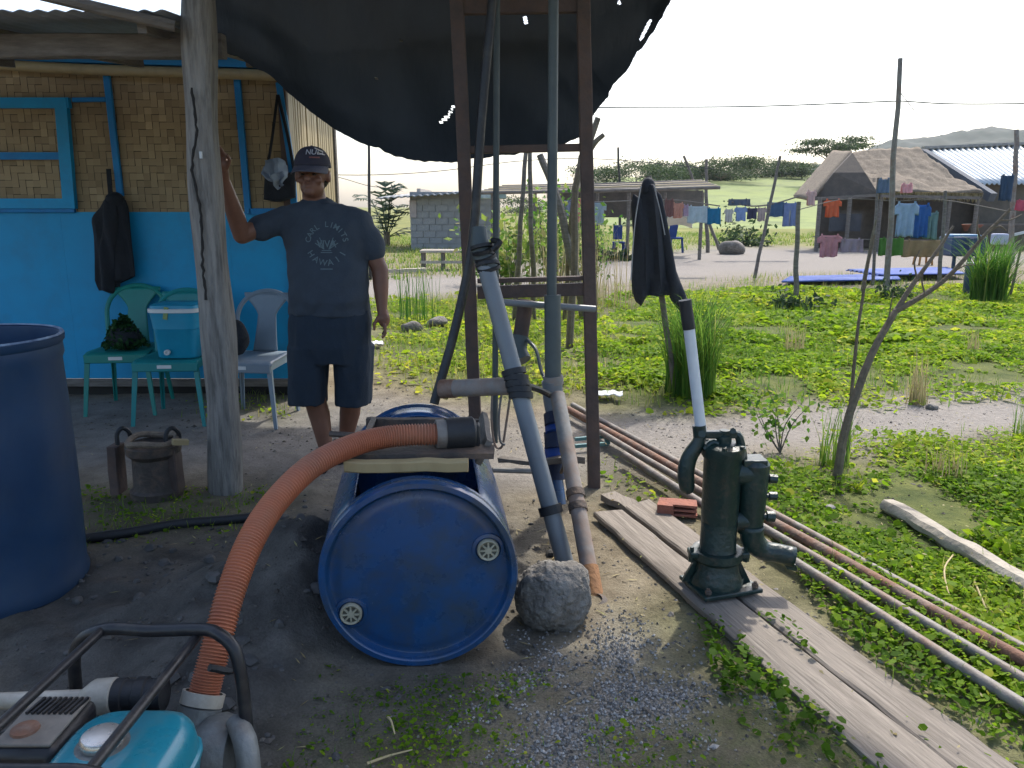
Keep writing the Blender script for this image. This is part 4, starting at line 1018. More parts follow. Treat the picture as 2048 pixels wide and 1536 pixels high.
ch2, ch3 = copy_tree(ch1), copy_tree(ch1)
def setmat(o, mt):
    for c in children_of(o):
        if c.name.split('.')[0] != 'label_plate':
            c.data = c.data.copy(); c.data.materials.clear(); c.data.materials.append(mt)
setmat(ch2, M_teal); setmat(ch3, M_greychair)
gl = 'plastic chairs against the blue wall'
for c, (px, Yc, rot, lab) in zip((ch1, ch2, ch3), ((256, 5.52, .10, 'green plastic chair holding a leafy green bundle by the blue wall'), (352, 5.27, .06, 'teal plastic chair carrying the light blue cooler'), (506, 5.27, -.10, 'grey-blue plastic chair right of the wooden post'))):
    xx = P(px, 720, Yc).x; c.location = (xx, Yc, zat(xx, Yc)); c.rotation_euler = (0, 0, rot); c['label'] = lab; c['group'] = gl
# cooler
cxx = P(356, 660, 5.2).x; zc0 = zat(cxx, 5.2) + .436
col = thing('cooler_jug', 'light blue drinks cooler with white lid rim on the teal chair', 'cooler', (cxx, 5.24, zc0))
m = sloft(cxx, 5.24, [(zc0, .125, .10, 0, 0), (zc0 + .01, .133, .108, 0, 0), (zc0 + .19, .145, .12, 0, 0), (zc0 + .195, .150, .124, 0, 0), (zc0 + .21, .150, .124, 0, 0), (zc0 + .30, .160, .132, 0, 0)], 40, 5); m.build('body', M_cooler, col)
m = sloft(cxx, 5.24, [(zc0 + .30, .160, .132, 0, 0), (zc0 + .302, .168, .14, 0, 0), (zc0 + .325, .168, .14, 0, 0), (zc0 + .328, .16, .13, 0, 0)], 40, 5); m.build('rim', M_white, col)
m = sloft(cxx, 5.24, [(zc0 + .328, .158, .13, 0, 0), (zc0 + .345, .155, .128, 0, 0), (zc0 + .355, .14, .11, 0, 0)], 40, 5); m.build('lid', M_cooler, col)
MB().lathe([(0, .018), (.02, .018), (.02, .010), (.008, .009), (.008, 0)], (cxx - .045, 5.118, zc0 + .045), (0, -1, 0), 20).build('tap_ring', M_white, col)
m = MB(); m.box((cxx - .03, 5.105, zc0 + .30), (.028, .006, .08), Matrix.Rotation(.2, 3, 'Y')); m.build('sticker', pm('green_sticker', (.14, .26, .10), (.25, .24, .08), 40, .5, 0), col)
# leafy bundle on the green chair
c0_ = ch1.location + V((0, -.02, .45)); lf = thing('leafy_bundle', 'heap of dark green leaves on the green chair seat', 'leaves', c0_)
n = 900; a = RNG.normal(0, 1, (n, 3)); a /= np.linalg.norm(a, axis=1)[:, None]; a *= (RNG.random(n) ** .4)[:, None]; a[:, 2] = np.abs(a[:, 2])
rr = 1 - .55 * a[:, 2]
cc = np.array(c0_) + np.stack([a[:, 0] * .16 * rr, a[:, 1] * .14 * rr, a[:, 2] * .22], -1)
mesh_from_quads('leaves', leaf_quads(cc, .05 * RNG.uniform(.6, 1.3, n), .8, .6), 4, M_dgreen, .3 + RNG.normal(0, .2, n), lf)
m = MB().ball(c0_ + V((0, 0, .06)), (.12, .10, .09), 12, 8).build('core', M_jacket, lf)
# black bag on the grey chair
q = ch3.location + V((-.11, .02, .44)); m = MB().ball(q + V((0, 0, .11)), (.085, .07, .125), 18, 12); m.rough(.02, 9)
m.v = [(p[0], p[1], max(p[2], q.z + .0)) for p in m.v]
o = m.build('black_bag', M_jacket, loc=q); tag(o, 'small black bag resting on the grey-blue chair', 'bag')

# ================================================================== CLOTHES ON THE HOUSE WALL
jy = HY - .10
jk = thing('wall_jacket', 'black hooded jacket hanging from a nail on the blue wall', 'jacket', P(225, 585, jy))
out = [(232, 392), (210, 400), (196, 420), (182, 440), (186, 470), (190, 520), (192, 560), (198, 582), (236, 578), (240, 565), (268, 556), (272, 552), (268, 510), (262, 460), (256, 415), (250, 398)]
def garment(outline, Y, thick, name, mat, parent, folds=9, amp=.02):
    """solid hanging cloth: the outline is filled row by row into an oval-sectioned body with vertical folds"""
    pts = [P(a, b_, Y) for a, b_ in outline]; zs_ = [p.z for p in pts]; z0, z1 = min(zs_), max(zs_); rows = 26; seg = 28; m = MB(); prev = None
    for r in range(rows + 1):
        z = z0 + (z1 - z0) * (.004 + .992 * r / rows); xs = []
        for i in range(len(pts)):
            a, b_ = pts[i], pts[(i + 1) % len(pts)]
            if (a.z > z) != (b_.z > z): xs.append(a.x + (z - a.z) / (b_.z - a.z) * (b_.x - a.x))
        xl, xr = min(xs), max(xs); c, hw = (xl + xr) / 2, max((xr - xl) / 2, .004)
        for k in range(seg):
            t = 2 * math.pi * k / seg
            x = c + hw * math.cos(t); f = amp * math.sin(x * 60 + 2 * math.sin(z * 5)) * (.4 + .6 * (1 - r / rows))
            m.v.append((x, Y + thick * math.sin(t) * min(1, hw / .05) + f, z))
    for r in range(rows):
        for k in range(seg):
            k2 = (k + 1) % seg; m.f.append((r * seg + k, r * seg + k2, (r + 1) * seg + k2, (r + 1) * seg + k))
    m.f.append(tuple(range(seg))[::-1]); m.f.append(tuple(rows * seg + k for k in range(seg))); m.mi = [0] * len(m.f)
    return m.build(name, mat, parent)
garment(out, jy, .05, 'jacket_body', M_jacket, jk)
garment([(212, 390), (206, 430), (200, 520), (204, 585), (226, 588), (232, 520), (236, 430), (232, 392)], jy - .045, .03, 'sleeve', M_jacket, jk)
MB().ball(P(230, 402, jy - .02), (.07, .05, .06), 14, 10).rough(.012, 14).build('hood', M_jacket, jk)
MB().beam(P(217, 338, jy + .05), P(222, 400, jy + .02), .03, .012, up=(0, 1, 0)).build('hanging_loop', M_jacket, jk)
bgp = thing('shoulder_bag', 'black shoulder bag hung by long straps on the house corner', 'bag', P(555, 400, jy))
garment([(530, 345), (527, 400), (560, 404), (592, 395), (592, 345)], jy, .05, 'bag_body', M_jacket, bgp, amp=.006)
MB().tube(spline([P(533, 350, jy), P(545, 270, jy), P(555, 190, jy + .03)], 8), .010, 6).build('strap', M_jacket, bgp)
MB().tube(spline([P(590, 350, jy), P(575, 270, jy), P(556, 190, jy + .03)], 8), .012, 6).build('strap', M_jacket, bgp)
rag = thing('hanging_rag', 'crumpled pale grey cloth tucked on the black shoulder bag', 'cloth', P(552, 350, jy - .07))
m = MB().ball(P(552, 345, jy - .07), (.08, .05, .10), 56, 40)
m.v = [tuple(V(p) + mnoise.noise_vector(V(p) * 14) * .035 + V((0, -1, 0)) * (.022 * math.sin(p[0] * 95 + 40 * p[2] + 3 * mnoise.noise(V(p) * 12))) + mnoise.noise_vector(V(p) * 34) * .012) for p in m.v]
m.build('cloth', clothmat('palegrey', (150, 165, 185)), rag)

# ================================================================== PERSON
MY = 4.32
def J(px, py, dy=0): return P(px, py, MY + dy)
def remeshed(mb, name, mat, parent, voxel, smooth=4, wr=None):
    me = bpy.data.meshes.new('tmp'); me.from_pydata(mb.v, [], mb.f)
    bm = bmesh.new(); bm.from_mesh(me); bmesh.ops.recalc_face_normals(bm, faces=bm.faces); bm.to_mesh(me); bm.free()
    ob = link(bpy.data.objects.new('tmp', me))
    md = ob.modifiers.new('r', 'REMESH'); md.mode = 'VOXEL'; md.voxel_size = voxel
    ms = ob.modifiers.new('s', 'SMOOTH'); ms.iterations = smooth; ms.factor = .5
    dg = bpy.context.evaluated_depsgraph_get(); dg.update()
    nm = bpy.data.meshes.new_from_object(ob.evaluated_get(dg)); bpy.data.objects.remove(ob)
    n = len(nm.vertices); co = np.empty(n * 3, np.float32); nm.vertices.foreach_get('co', co); co = co.reshape(-1, 3)
    if wr is not None:
        no = np.empty(n * 3, np.float32); nm.vertices.foreach_get('normal', no); no = no.reshape(-1, 3)
        co = co + no * np.array([wr(V(p)) for p in co])[:, None]
    o = ORG.get(parent.name); co = co - np.array(o)
    nm.vertices.foreach_set('co', co.reshape(-1)); nm.update()
    nm.name = name; nm.materials.clear(); nm.materials.append(mat)
    nm.polygons.foreach_set('use_smooth', [True] * len(nm.polygons))
    r = link(bpy.data.objects.new(name, nm)); r.parent = parent; ORG[r.name] = o
    return r
def cap(m, a, b, ra, rb, n=14):
    a, b = V(a), V(b); m.tube([a, a.lerp(b, .33), a.lerp(b, .66), b], [ra, ra * .67 + rb * .33, ra * .33 + rb * .67, rb], n)
    m.ball(a, ra, n, 8); m.ball(b, rb, n, 8)
pf = G(672, 925); man = thing('person', 'man in cap, navy tee and shorts leaning one hand on the post', 'person', (pf.x, MY, zat(pf.x, MY)))
b = MB()
hc_ = J(625, 350)
b.ball(hc_ + V((0, .015, .02)), (.079, .098, .105), 24, 16)
b.ball(hc_ + V((0, -.02, -.06)), (.062, .07, .062), 20, 12)              # jaw
b.ball(hc_ + V((-.003, -.078, -.088)), (.028, .022, .022), 12, 8)           # chin
b.tube([hc_ + V((-.003, -.088, .01)), hc_ + V((-.003, -.106, -.022))], [.010, .016], 10); b.ball(hc_ + V((-.003, -.105, -.026)), (.019, .015, .012), 12, 8)
b.ball(hc_ + V((0, -.083, .024)), (.055, .016, .011), 12, 6)             # brow
b.ball(hc_ + V((-.003, -.084, -.058)), (.026, .016, .012), 12, 6)           # lips
for s in (-1, 1):
    b.ball(hc_ + V((s * .042, -.066, -.03)), (.024, .02, .02), 12, 8)     # cheeks
    b.ball(hc_ + V((s * .082, .01, -.008)), (.013, .026, .034), 12, 8)      # ears
cap(b, J(627, 385, .02), J(632, 425, .03), .060, .070)
b.ball(J(640, 445, .02), (.14, .08, .06), 16, 10)
b.ball(J(655, 520, .02), (.16, .10, .24), 16, 12); b.ball(J(660, 660, .02), (.17, .11, .16), 16, 12)
# raised arm to the post
sh_r, el_r, wr_r = J(556, 436, 0), J(484, 470, -.10), P(447, 360, 4.05)
cap(b, J(545, 444, -.01), el_r, .050, .047); cap(b, el_r, el_r.lerp(wr_r, .35), .047, .046); cap(b, el_r.lerp(wr_r, .35), wr_r, .046, .030)
palm = P(441, 328, 3.995); cap(b, wr_r, palm, .030, .036)
b.ball(palm, (.042, .022, .048), 14, 10)
for k in range(4):
    r0 = palm + V((-.030 + .020 * k, -.006, .035)); L_ = (.060, .072, .076, .064)[3 - k]
    r1 = r0 + V((-.012, -.022, L_ * .55)); r2 = r1 + V((-.012, -.020, L_ * .4))
    cap(b, r0, r1, .010, .0092, 8); cap(b, r1, r2, .0092, .008, 8)
t0 = palm + V((.034, -.004, -.012)); cap(b, t0, t0 + V((.02, -.016, .03)), .012, .0105, 8); cap(b, t0 + V((.02, -.016, .03)), t0 + V((.014, -.034, .052)), .0105, .009, 8)
# hanging arm
sh_l, el_l, wr_l = J(735, 436, .02), J(760, 540, .02), J(764, 618, -.03)
cap(b, J(727, 462, .02), el_l, .048, .046); cap(b, el_l, el_l.lerp(wr_l, .4), .046, .043); cap(b, el_l.lerp(wr_l, .4), wr_l, .043, .029)
pl = J(768, 638, -.04); cap(b, wr_l, pl, .029, .032); b.ball(pl, (.034, .036, .046), 14, 10)
for k in range(4):
    r0 = pl + V((.008 - .003 * k, -.030 + .020 * k, -.036)); L_ = (.058, .068, .064, .05)[k]
    r1 = r0 + V((.002, -.006, -L_ * .6)); r2 = r1 + V((-.014, -.006, -L_ * .35))
    cap(b, r0, r1, .0102, .0095, 8); cap(b, r1, r2, .0095, .008, 8)
t0 = pl + V((-.026, -.022, .012)); cap(b, t0, t0 + V((-.022, -.016, -.034)), .0125, .011, 8); cap(b, t0 + V((-.022, -.016, -.034)), t0 + V((-.020, -.022, -.062)), .011, .009, 8)
# legs and feet
for (hx_, kx, axx, dy, ay) in ((622, 630, 652, 0, 902), (702, 702, 692, .16, 885)):
    hip, kn_, an = J(hx_, 690, .03), J(kx, 800, -.01 + dy * .5), J(axx, ay, dy)
    gz0 = zat(an.x, an.y); an.z = gz0 + .085
    cap(b, hip, kn_, .092, .062); calf = kn_.lerp(an, .32) + V((0, .02, 0)); cap(b, kn_, calf, .060, .060); cap(b, calf, an, .060, .040)
    heel = V((an.x, an.y + .03, gz0 + .045)); toe = V((an.x - .02, an.y - .15, gz0 + .03))
    cap(b, an, heel, .042, .038); b.tube([heel, heel.lerp(toe, .5) + V((0, 0, .012)), toe], [.04, .042, .034], 12); b.ball(toe, (.043, .04, .024), 12, 8)
    for k in range(5):
        tp = toe + V((-.034 + .017 * k, -.03 + .004 * abs(k - 1.5), -.008)); cap(b, tp, tp + V((0, -.024, -.004)), .010, .009, 8)
body = remeshed(b, 'body', M_skin, man, .0065, 5)
# eyes, brows
M_eye = pm('eye_dark', (.03, .02, .016), None, 30, .3, 0)
M_hair = pm('hair', (.018, .015, .014), None, 40, .8, .3)
for s in (-1, 1):
    MB().ball(hc_ + V((s * .031 - .002, -.082, .0)), (.011, .007, .006), 10, 6).build('eye', M_eye, body)
    MB().beam(hc_ + V((s * .014 - .002, -.098, .022)), hc_ + V((s * .048 - .002, -.088, .022)), .006, .007).build('eyebrow', M_hair, body)
m = MB().ball(hc_ + V((0, .03, .0)), (.084, .088, .085), 24, 14); m.rough(.006, 30); m.build('hair', M_hair, body)
# t-shirt
def loft(rows, n=36, p=2.4):
    m = MB()
    for (c, ax_, ay_) in rows:
        for i in range(n):
            t = 2 * math.pi * i / n; cc_, ss = math.cos(t), math.sin(t); r = (abs(cc_) ** p + abs(ss) ** p) ** (-1 / p)
            m.v.append((c.x + ax_ * r * cc_, c.y + ay_ * r * ss, c.z))
    k = len(rows)
    m.f += [(j * n + i, j * n + (i + 1) % n, (j + 1) * n + (i + 1) % n, (j + 1) * n + i) for j in range(k - 1) for i in range(n)]
    m.f.append(tuple(range(n))[::-1]); m.f.append(tuple((k - 1) * n + i for i in range(n))); m.mi = [0] * len(m.f)
    return m
u = pxm(MY, 1.2)
t_ = loft([(J(632, 396, .035), 26 * u, .066), (J(634, 402, .035), 33 * u, .078), (J(637, 410, .03), 60 * u, .092), (J(643, 422, .03), 84 * u, .105), (J(646, 445, .02), 90 * u, .118), (J(652, 480, .01), 84 * u, .130), (J(655, 520, 0), 80 * u, .138), (J(657, 560, -.01), 80 * u, .150), (J(659, 600, -.01), 81 * u, .155), (J(660, 628, 0), 81 * u, .150)])
cap(t_, J(570, 438, .02), J(519, 458, -.045), .074, .066); cap(t_, J(716, 446, .02), J(747, 498, .02), .080, .070)
def wrinkle(p):
    q = mnoise.noise(V((p.x * 5, p.y * 5, p.z * 11))) * .009 + mnoise.noise(V((p.x * 13 + p.z * 10, p.y * 12, p.z * 13 - p.x * 10))) * .007 + .004 * mnoise.noise(V((p.x * 25 - p.z * 20, p.y * 9, p.z * 8)))
    return q
shirt = remeshed(t_, 'shirt', M_shirt, man, .0085, 6, wrinkle)
MB().lathe([(-.008, .070), (0, .076), (.010, .070), (.004, .064)], J(631, 402, .03), (0, -.25, 1), 28).build('collar', M_shirt, shirt)
# shorts
s_ = loft([(J(662, 806 - 190, 0), 80 * u, .142), (J(662, 640, .0), 84 * u, .150), (J(661, 690, 0), 85 * u, .150), (J(661, 722, .0), 82 * u, .13)])
for (x0, x1, dy) in ((617, 617, 0), (708, 708, .05)):
    l_ = loft([(J(x0, 690, dy * .3), 42 * u, .135), (J(x0, 740, dy * .6), 39 * u, .13), (J(x1, 790, dy), 38.5 * u, .125), (J(x1, 806, dy), 38.5 * u, .125)], 28)
    s_.add(l_.v, l_.f)
def wr2(p): return mnoise.noise(V((p.x * 14, p.y * 14, p.z * 5))) * .011 + mnoise.noise(V((p.x * 30, p.y * 30, p.z * 9))) * .006
shorts = remeshed(s_, 'shorts', M_shorts, man, .0085, 4, wr2)
# sandals
for (axx, dy, ay) in ((652, 0, 902), (692, .16, 885)):
    an = J(axx, ay, dy); gz0 = zat(an.x, an.y)
    m = MB(); m.prism([(-.045, .06), (.045, .06), (.05, -.06), (.052, -.19), (.02, -.215), (-.03, -.215), (-.055, -.18), (-.045, -.05)], .018, (V((an.x - .012, an.y, gz0 + .009)), V((1, 0, 0)), V((0, 1, 0)), V((0, 0, 1)))); m.build('sandal', M_blackrub, man)
# cap
cp = MB(); cc_ = hc_ + V((.0, .012, .038)); n = 28; rows = 10
for j in range(rows + 1):
    a = math.pi / 2 * j / rows
    for i in range(n):
        t = 2 * math.pi * i / n; r = math.cos(a) ** .8
        cp.v.append((cc_.x + .093 * r * math.cos(t), cc_.y + .113 * r * math.sin(t), cc_.z + .106 * math.sin(a) - .012 * (1 - math.sin(t)) * (1 - j / rows) * 0))
for j in range(rows):
    for i in range(n): cp.f.append((j * n + i, j * n + (i + 1) % n, (j + 1) * n + (i + 1) % n, (j + 1) * n + i))
cp.mi = [0] * len(cp.f)
capo = thing_cap = cp.build('cap', M_cap, man, solid=.004)
def brim(u_, v_):
    t = math.pi * (1.08 + .84 * u_); r0 = 1.0; ext = .085 * math.sin(math.pi * (u_ * .9 + .05)) * v_
    x = cc_.x + .092 * math.cos(t) * (1 + .05 * v_) - .008 * v_; y = cc_.y + .112 * math.sin(t) - ext
    return V((x, y, cc_.z + .004 - .030 * v_ * math.sin(math.pi * u_) ** .5 - .035 * abs(u_ - .5) ** 2 * 4 * v_))
MB().grid(brim, 20, 8).build('brim', M_brim, capo, solid=.005)
MB().ball(cc_ + V((0, 0, .107)), (.008, .008, .005), 10, 6).build('cap_button', M_cap, capo)

# lettering wrapped on to the cloth
def char_mesh(ch, size):
    cu = bpy.data.curves.new('txt', 'FONT'); cu.body = ch; cu.size = size; cu.align_x = 'CENTER'; cu.align_y = 'CENTER'; cu.offset = size * .012
    ob = link(bpy.data.objects.new('txt', cu)); dg = bpy.context.evaluated_depsgraph_get(); dg.update()
    me = bpy.data.meshes.new_from_object(ob.evaluated_get(dg)); bpy.data.objects.remove(ob)
    bm = bmesh.new(); bm.from_mesh(me); bmesh.ops.triangulate(bm, faces=bm.faces)
    for _ in range(2): bmesh.ops.subdivide_edges(bm, edges=[e for e in bm.edges if e.calc_length() > size * .12], cuts=1); bmesh.ops.triangulate(bm, faces=bm.faces)
    bm.to_mesh(me); bm.free()
    r = ([tuple(v.co) for v in me.vertices], [tuple(p.vertices) for p in me.polygons]); bpy.data.meshes.remove(me); return r
def bvh_of(o):
    off = ORG[man.name]; me = o.data
    return BVHTree.FromPolygons([V(v.co) + off for v in me.vertices], [tuple(p.vertices) for p in me.polygons])
def project(mb, bvh, pts, faces, lift=.0025):
    out = []
    for p in pts:
        h, nrm, _, _ = bvh.ray_cast(V((p.x, p.y - .6, p.z)), V((0, 1, 0)))
        out.append((h + V((0, -lift, 0))) if h else p)
    mb.add(out, faces)
bv = bvh_of(shirt)
C = J(646, 489, -.2); Rr = 36.5 * u
pr = MB()
def ring_text(txt, a0, a1, size, flip):
    for i, chx in enumerate(txt):
        if chx == ' ': continue
        a = math.radians(a0 + (a1 - a0) * i / (len(txt) - 1)); cx_, cz_ = math.cos(a) * Rr, math.sin(a) * Rr
        rot = a - math.pi / 2 if not flip else a + math.pi / 2
        vs, fs = char_mesh(chx, size); c, s = math.cos(rot), math.sin(rot)
        project(pr, bv, [C + V((cx_ + x * c - y * s, 0, cz_ + x * s + y * c)) for x, y, _ in vs], fs)
ring_text('CARL LIMITS', 168, 12, .040, False)
ring_text('HAWAII', 212, 328, .044, True)
vs, fs = char_mesh('VIVA', .052); project(pr, bv, [C + V((x * .92, 0, y - .002)) for x, y, _ in vs], fs)
def bar(mb, x0, z0, x1, z1, wd, bvh, C, nseg=8, y=0):
    d = V((x1 - x0, z1 - z0)); l = d.length; nx, nz = -d.y / l * wd / 2, d.x / l * wd / 2; pts = []
    for i in range(nseg + 1):
        f = i / nseg; x, z = x0 + (x1 - x0) * f, z0 + (z1 - z0) * f
        pts += [C + V((x + nx, 0, z + nz)), C + V((x - nx, 0, z - nz))]
    project(mb, bvh, pts, [(2 * i, 2 * i + 1, 2 * i + 3, 2 * i + 2) for i in range(nseg)])
for zz, ww in ((-.034, .05), (-.044, .06)): bar(pr, -ww / 2, zz, ww / 2, zz, .004, bv, C)
for s in (-1, 1):
    for k in range(3): bar(pr, s * .012, -.028, s * (.06 - .012 * k), .004 + .014 * k, .004, bv, C)
bar(pr, -.032, -.128, .032, -.128, .005, bv, C)
pr.build('chest_print', M_print, shirt, smooth=False)
me_ = capo.data; bvc = BVHTree.FromPolygons([V(v.co) + ORG[man.name] for v in me_.vertices], [tuple(p.vertices) for p in me_.polygons])
cpm = MB(); CC = J(617, 301, -.2); vs, fs = char_mesh('NULL', .036); project(cpm, bvc, [CC + V((x, 0, y * 1.05)) for x, y, _ in vs], fs, .008); cpm.build('cap_lettering', M_printw, capo, smooth=False)
cpm = MB(); bar(cpm, -.024, -.026, .024, -.026, .007, bvc, CC); cpm.v = [(a, b_ - .005, c) for a, b_, c in cpm.v]; cpm.build('cap_stripe', M_printr, capo, smooth=False)

# ================================================================== JACKET ON ITS POLE, SAPLING, STICKS
jp = G(1352, 795); jp.z = zat(jp.x, jp.y); JY = jp.y
o = MB().tube(spline([jp, P(1330, 640, JY), P(1312, 500, JY + .01), P(1297, 352, JY + .02)], 12), [.022] * 13, 8).build('jacket_pole', M_wood, loc=jp); tag(o, 'bare wooden stake in the grass clump carrying the dark jacket', 'stake')
jj_ = thing('hanging_jacket', 'dark jacket with pale piping draped over the stake in the grass', 'jacket', P(1310, 610, JY - .03))
yj = JY - .03
garment([(1295, 360), (1284, 366), (1276, 400), (1270, 440), (1266, 500), (1262, 560), (1266, 590), (1300, 575), (1340, 590), (1352, 578), (1345, 530), (1336, 470), (1326, 420), (1316, 385), (1306, 366)], yj, .09, 'jacket_body', M_jacket2, jj_, amp=.03)
garment([(1266, 388), (1262, 410), (1266, 470), (1264, 560), (1268, 600), (1282, 612), (1294, 590), (1296, 540), (1290, 450), (1282, 392)], yj - .05, .04, 'sleeve', M_jacket2, jj_, amp=.01)
garment([(1312, 380), (1322, 470), (1334, 560), (1340, 600), (1362, 624), (1378, 612), (1372, 590), (1352, 540), (1338, 460), (1324, 392)], yj - .05, .045, 'sleeve', M_jacket2, jj_, amp=.01)
MB().ball(P(1296, 376, yj - .03), (.05, .05, .075), 14, 10).rough(.012, 12).build('hood', M_jacket2, jj_)
MB().tube(spline([P(1282, 372, yj - .10), P(1272, 430, yj - .115), P(1266, 490, yj - .12), P(1262, 560, yj - .12)], 14), .0045, 5).build('piping', M_piping, jj_)
MB().tube(spline([P(1308, 372, yj - .10), P(1320, 420, yj - .115), P(1330, 470, yj - .12)], 10), .004, 5).build('piping', M_piping, jj_)

def branch(m, pts, r0, r1, n=8, k=10):
    p = spline(pts, k); m.tube([q + mnoise.noise_vector(q * 9) * .006 for q in p], [r0 + (r1 - r0) * i / k for i in range(k + 1)], n)
sb = G(1672, 965); sb.z = zat(sb.x, sb.y); SY = sb.y
M_bark = pm('bark', (.20, .165, .12), (.11, .09, .065), 18, .85, .4)
sap = thing('bare_sapling', 'leafless forked sapling rising beside the sand path', 'sapling', sb)
m = MB(); branch(m, [sb, P(1688, 870, SY), P(1712, 790, SY + .02), P(1752, 690, SY + .05), P(1790, 622, SY + .08)], .024, .017); m.build('trunk', M_bark, sap)
m = MB(); branch(m, [P(1788, 626, SY + .08), P(1835, 556, SY + .1), P(1872, 505, SY + .12), P(1908, 452, SY + .14)], .014, .006); m.build('branch', M_bark, sap)
m = MB(); branch(m, [P(1788, 624, SY + .08), P(1850, 588, SY + .06), P(1905, 545, SY + .04), P(1960, 480, SY + .02), P(2020, 418, SY)], .016, .007); m.build('branch', M_bark, sap)
for tw in ([(1752, 690), (1775, 640), (1786, 585)], [(1850, 588), (1845, 560), (1852, 530)], [(1905, 545), (1930, 530), (1950, 528)], [(1835, 556), (1830, 525), (1838, 500)], [(2000, 440), (2020, 440), (2045, 428)]):
    m = MB(); branch(m, [P(a, b_, SY + .05) for a, b_ in tw], .005, .0025, 6, 6); m.build('twig', M_bark, sap)
m = MB(); branch(m, [P(1960, 480, SY + .02), P(1955, 455, SY), P(1958, 432, SY)], .006, .003); m.build('twig', M_bark, sap)
m = MB(); branch(m, [P(1975, 465, SY + .02), P(2000, 452, SY), P(2015, 460, SY)], .006, .003); m.build('twig', M_bark, sap)
g = G(1694, 925); st = MB(); branch(st, [g, P(1704, 780, g.y), P(1716, 650, g.y), P(1735, 540, g.y), P(1748, 470, g.y)], .012, .006)
o = st.build('thin_sapling', M_bark, loc=g); tag(o, 'thin dark upright sapling just behind the bare forked one', 'sapling')

# ================================================================== BACKGROUND
def stick(label, pts, r, mat=None, cat='pole', name='pole', group=None, n=8):
    p = spline(pts, 10); o = MB().tube([q + mnoise.noise_vector(q * 2) * r * .8 for q in p], [r * (1.1 - .3 * i / 10) for i in range(11)], n).build(name, mat or M_wood, loc=p[0]); tag(o, label, cat, group); return o
def pole(label, bx, by, tx, ty, r, mat=None, lean=0, group='thin poles across the far yard'):
    b_ = G(bx, by); t = P(tx, ty, b_.y + lean); b_.z = zat(b_.x, b_.y) - .03
    return stick(label, [b_, b_.lerp(t, .5), t], r, mat, group=group), b_, t
_, pA0, pA1 = pole('tallest utility pole carrying the overhead wire', 1772, 590, 1800, 118, .045, M_gi)
_, pB0, pB1 = pole('leaning clothesline pole before the sandy yard with dark brush at its foot', 1590, 600, 1597, 405, .04)
_, pC0, pC1 = pole('clothesline pole right of the blue and white shirts', 1878, 575, 1890, 382, .035)
_, pD0, pD1 = pole('tall pole at the right edge before the metal roof', 2022, 525, 2033, 258, .07, M_gi)
_, pE0, pE1 = pole('thin tilted pole rising from the middle of the sandy yard', 1508, 556, 1560, 312, .035)
_, pF0, pF1 = pole('forked thin pole behind the hanging jacket', 1440, 500, 1368, 312, .05)
_, pG0, pG1 = pole('grey pole standing by the teal cloth on the line', 1414, 505, 1412, 318, .06)
_, pH0, pH1 = pole('thin dark pole against the sky right of the man', 740, 560, 738, 255, .03, M_black)
_, pI0, pI1 = pole('short dark pole rising above the bamboo shed roof', 1240, 470, 1237, 295, .07, M_black)
_, pJ0, pJ1 = pole('slim pole behind the small blue shorts on the line', 1655 + 90, 570, 1756, 355, .028)
_, pK0, pK1 = pole('dark crooked stem left of the tall utility pole', 1700 + 20, 596, 1752, 440, .022, M_bark)
_, pL0, pL1 = pole('thin leaning stick at the far right by the yard table', 2020, 600, 2048, 470, .02, M_bark)
# sticks of a broken trellis behind the ladder
stick('forked bare branch poking out past the ladder top', [G(1140, 700) , P(1150, 500, 7.9), P(1152, 380, 7.9), P(1178, 290, 7.9), P(1196, 236, 7.9)], .035, M_bark, 'branch', 'branch')
stick('short side branch of the forked pole past the ladder', [P(1165, 330, 7.9), P(1188, 288, 7.88), P(1206, 270, 7.9)], .028, M_bark, 'branch', 'branch')
stick('pale trellis stick leaning left behind the riser pipe', [G(1030, 640), P(1040, 480, 9.5), P(1052, 300, 9.5)], .03, M_wood, 'stick', 'trellis_stick')
stick('upright trellis stick between the two pipes', [G(1068, 640), P(1064, 480, 9.5), P(1060, 300, 9.5)], .03, M_wood, 'stick', 'trellis_stick')
stick('thick pale trellis pole slanting behind the riser pipe', [G(1170, 640), P(1140, 500, 9.5), P(1110, 380, 9.5), P(1080, 308, 9.5)], .05, M_wood, 'stick', 'trellis_stick')
stick('thin trellis stick leaning towards the far ladder rail', [G(1128, 640), P(1142, 440, 9.4), P(1160, 310, 9.4)], .025, M_bark, 'stick', 'trellis_stick')

# wires
def wire(label, pts, r=.010):
    p = spline(pts, 24); o = MB().tube(p, r, 5).build('overhead_wire', M_wire, loc=p[0]); tag(o, label, 'wire', 'overhead wires'); return o
wy = pA1.y
wire('overhead wire stretched left from the tallest pole past the canopy', [P(900, 222, wy), P(1200, 215, wy), P(1500, 213, wy), P(1799, 202, wy)])
wire('overhead wire stretched right from the tallest pole', [P(1799, 202, wy), P(1920, 208, wy), P(2150, 206, wy)])
wire('slack drop wire looping from the tallest pole towards the hut roof', [P(1801, 185, wy), P(1820, 210, wy + 2), P(1850, 245, wy + 6), P(1885, 272, wy + 12)], .007)
wire('low wire behind the man crossing to the ladder', [P(600, 348, 20), P(740, 350, 20), P(880, 342, 20), P(1040, 322, 20), P(1200, 318, 20), P(1430, 338, 20)], .009)
wire('lower slack wire starting behind the man', [P(640, 345, 22), P(690, 358, 22), P(740, 372, 22), P(800, 378, 22)], .008)

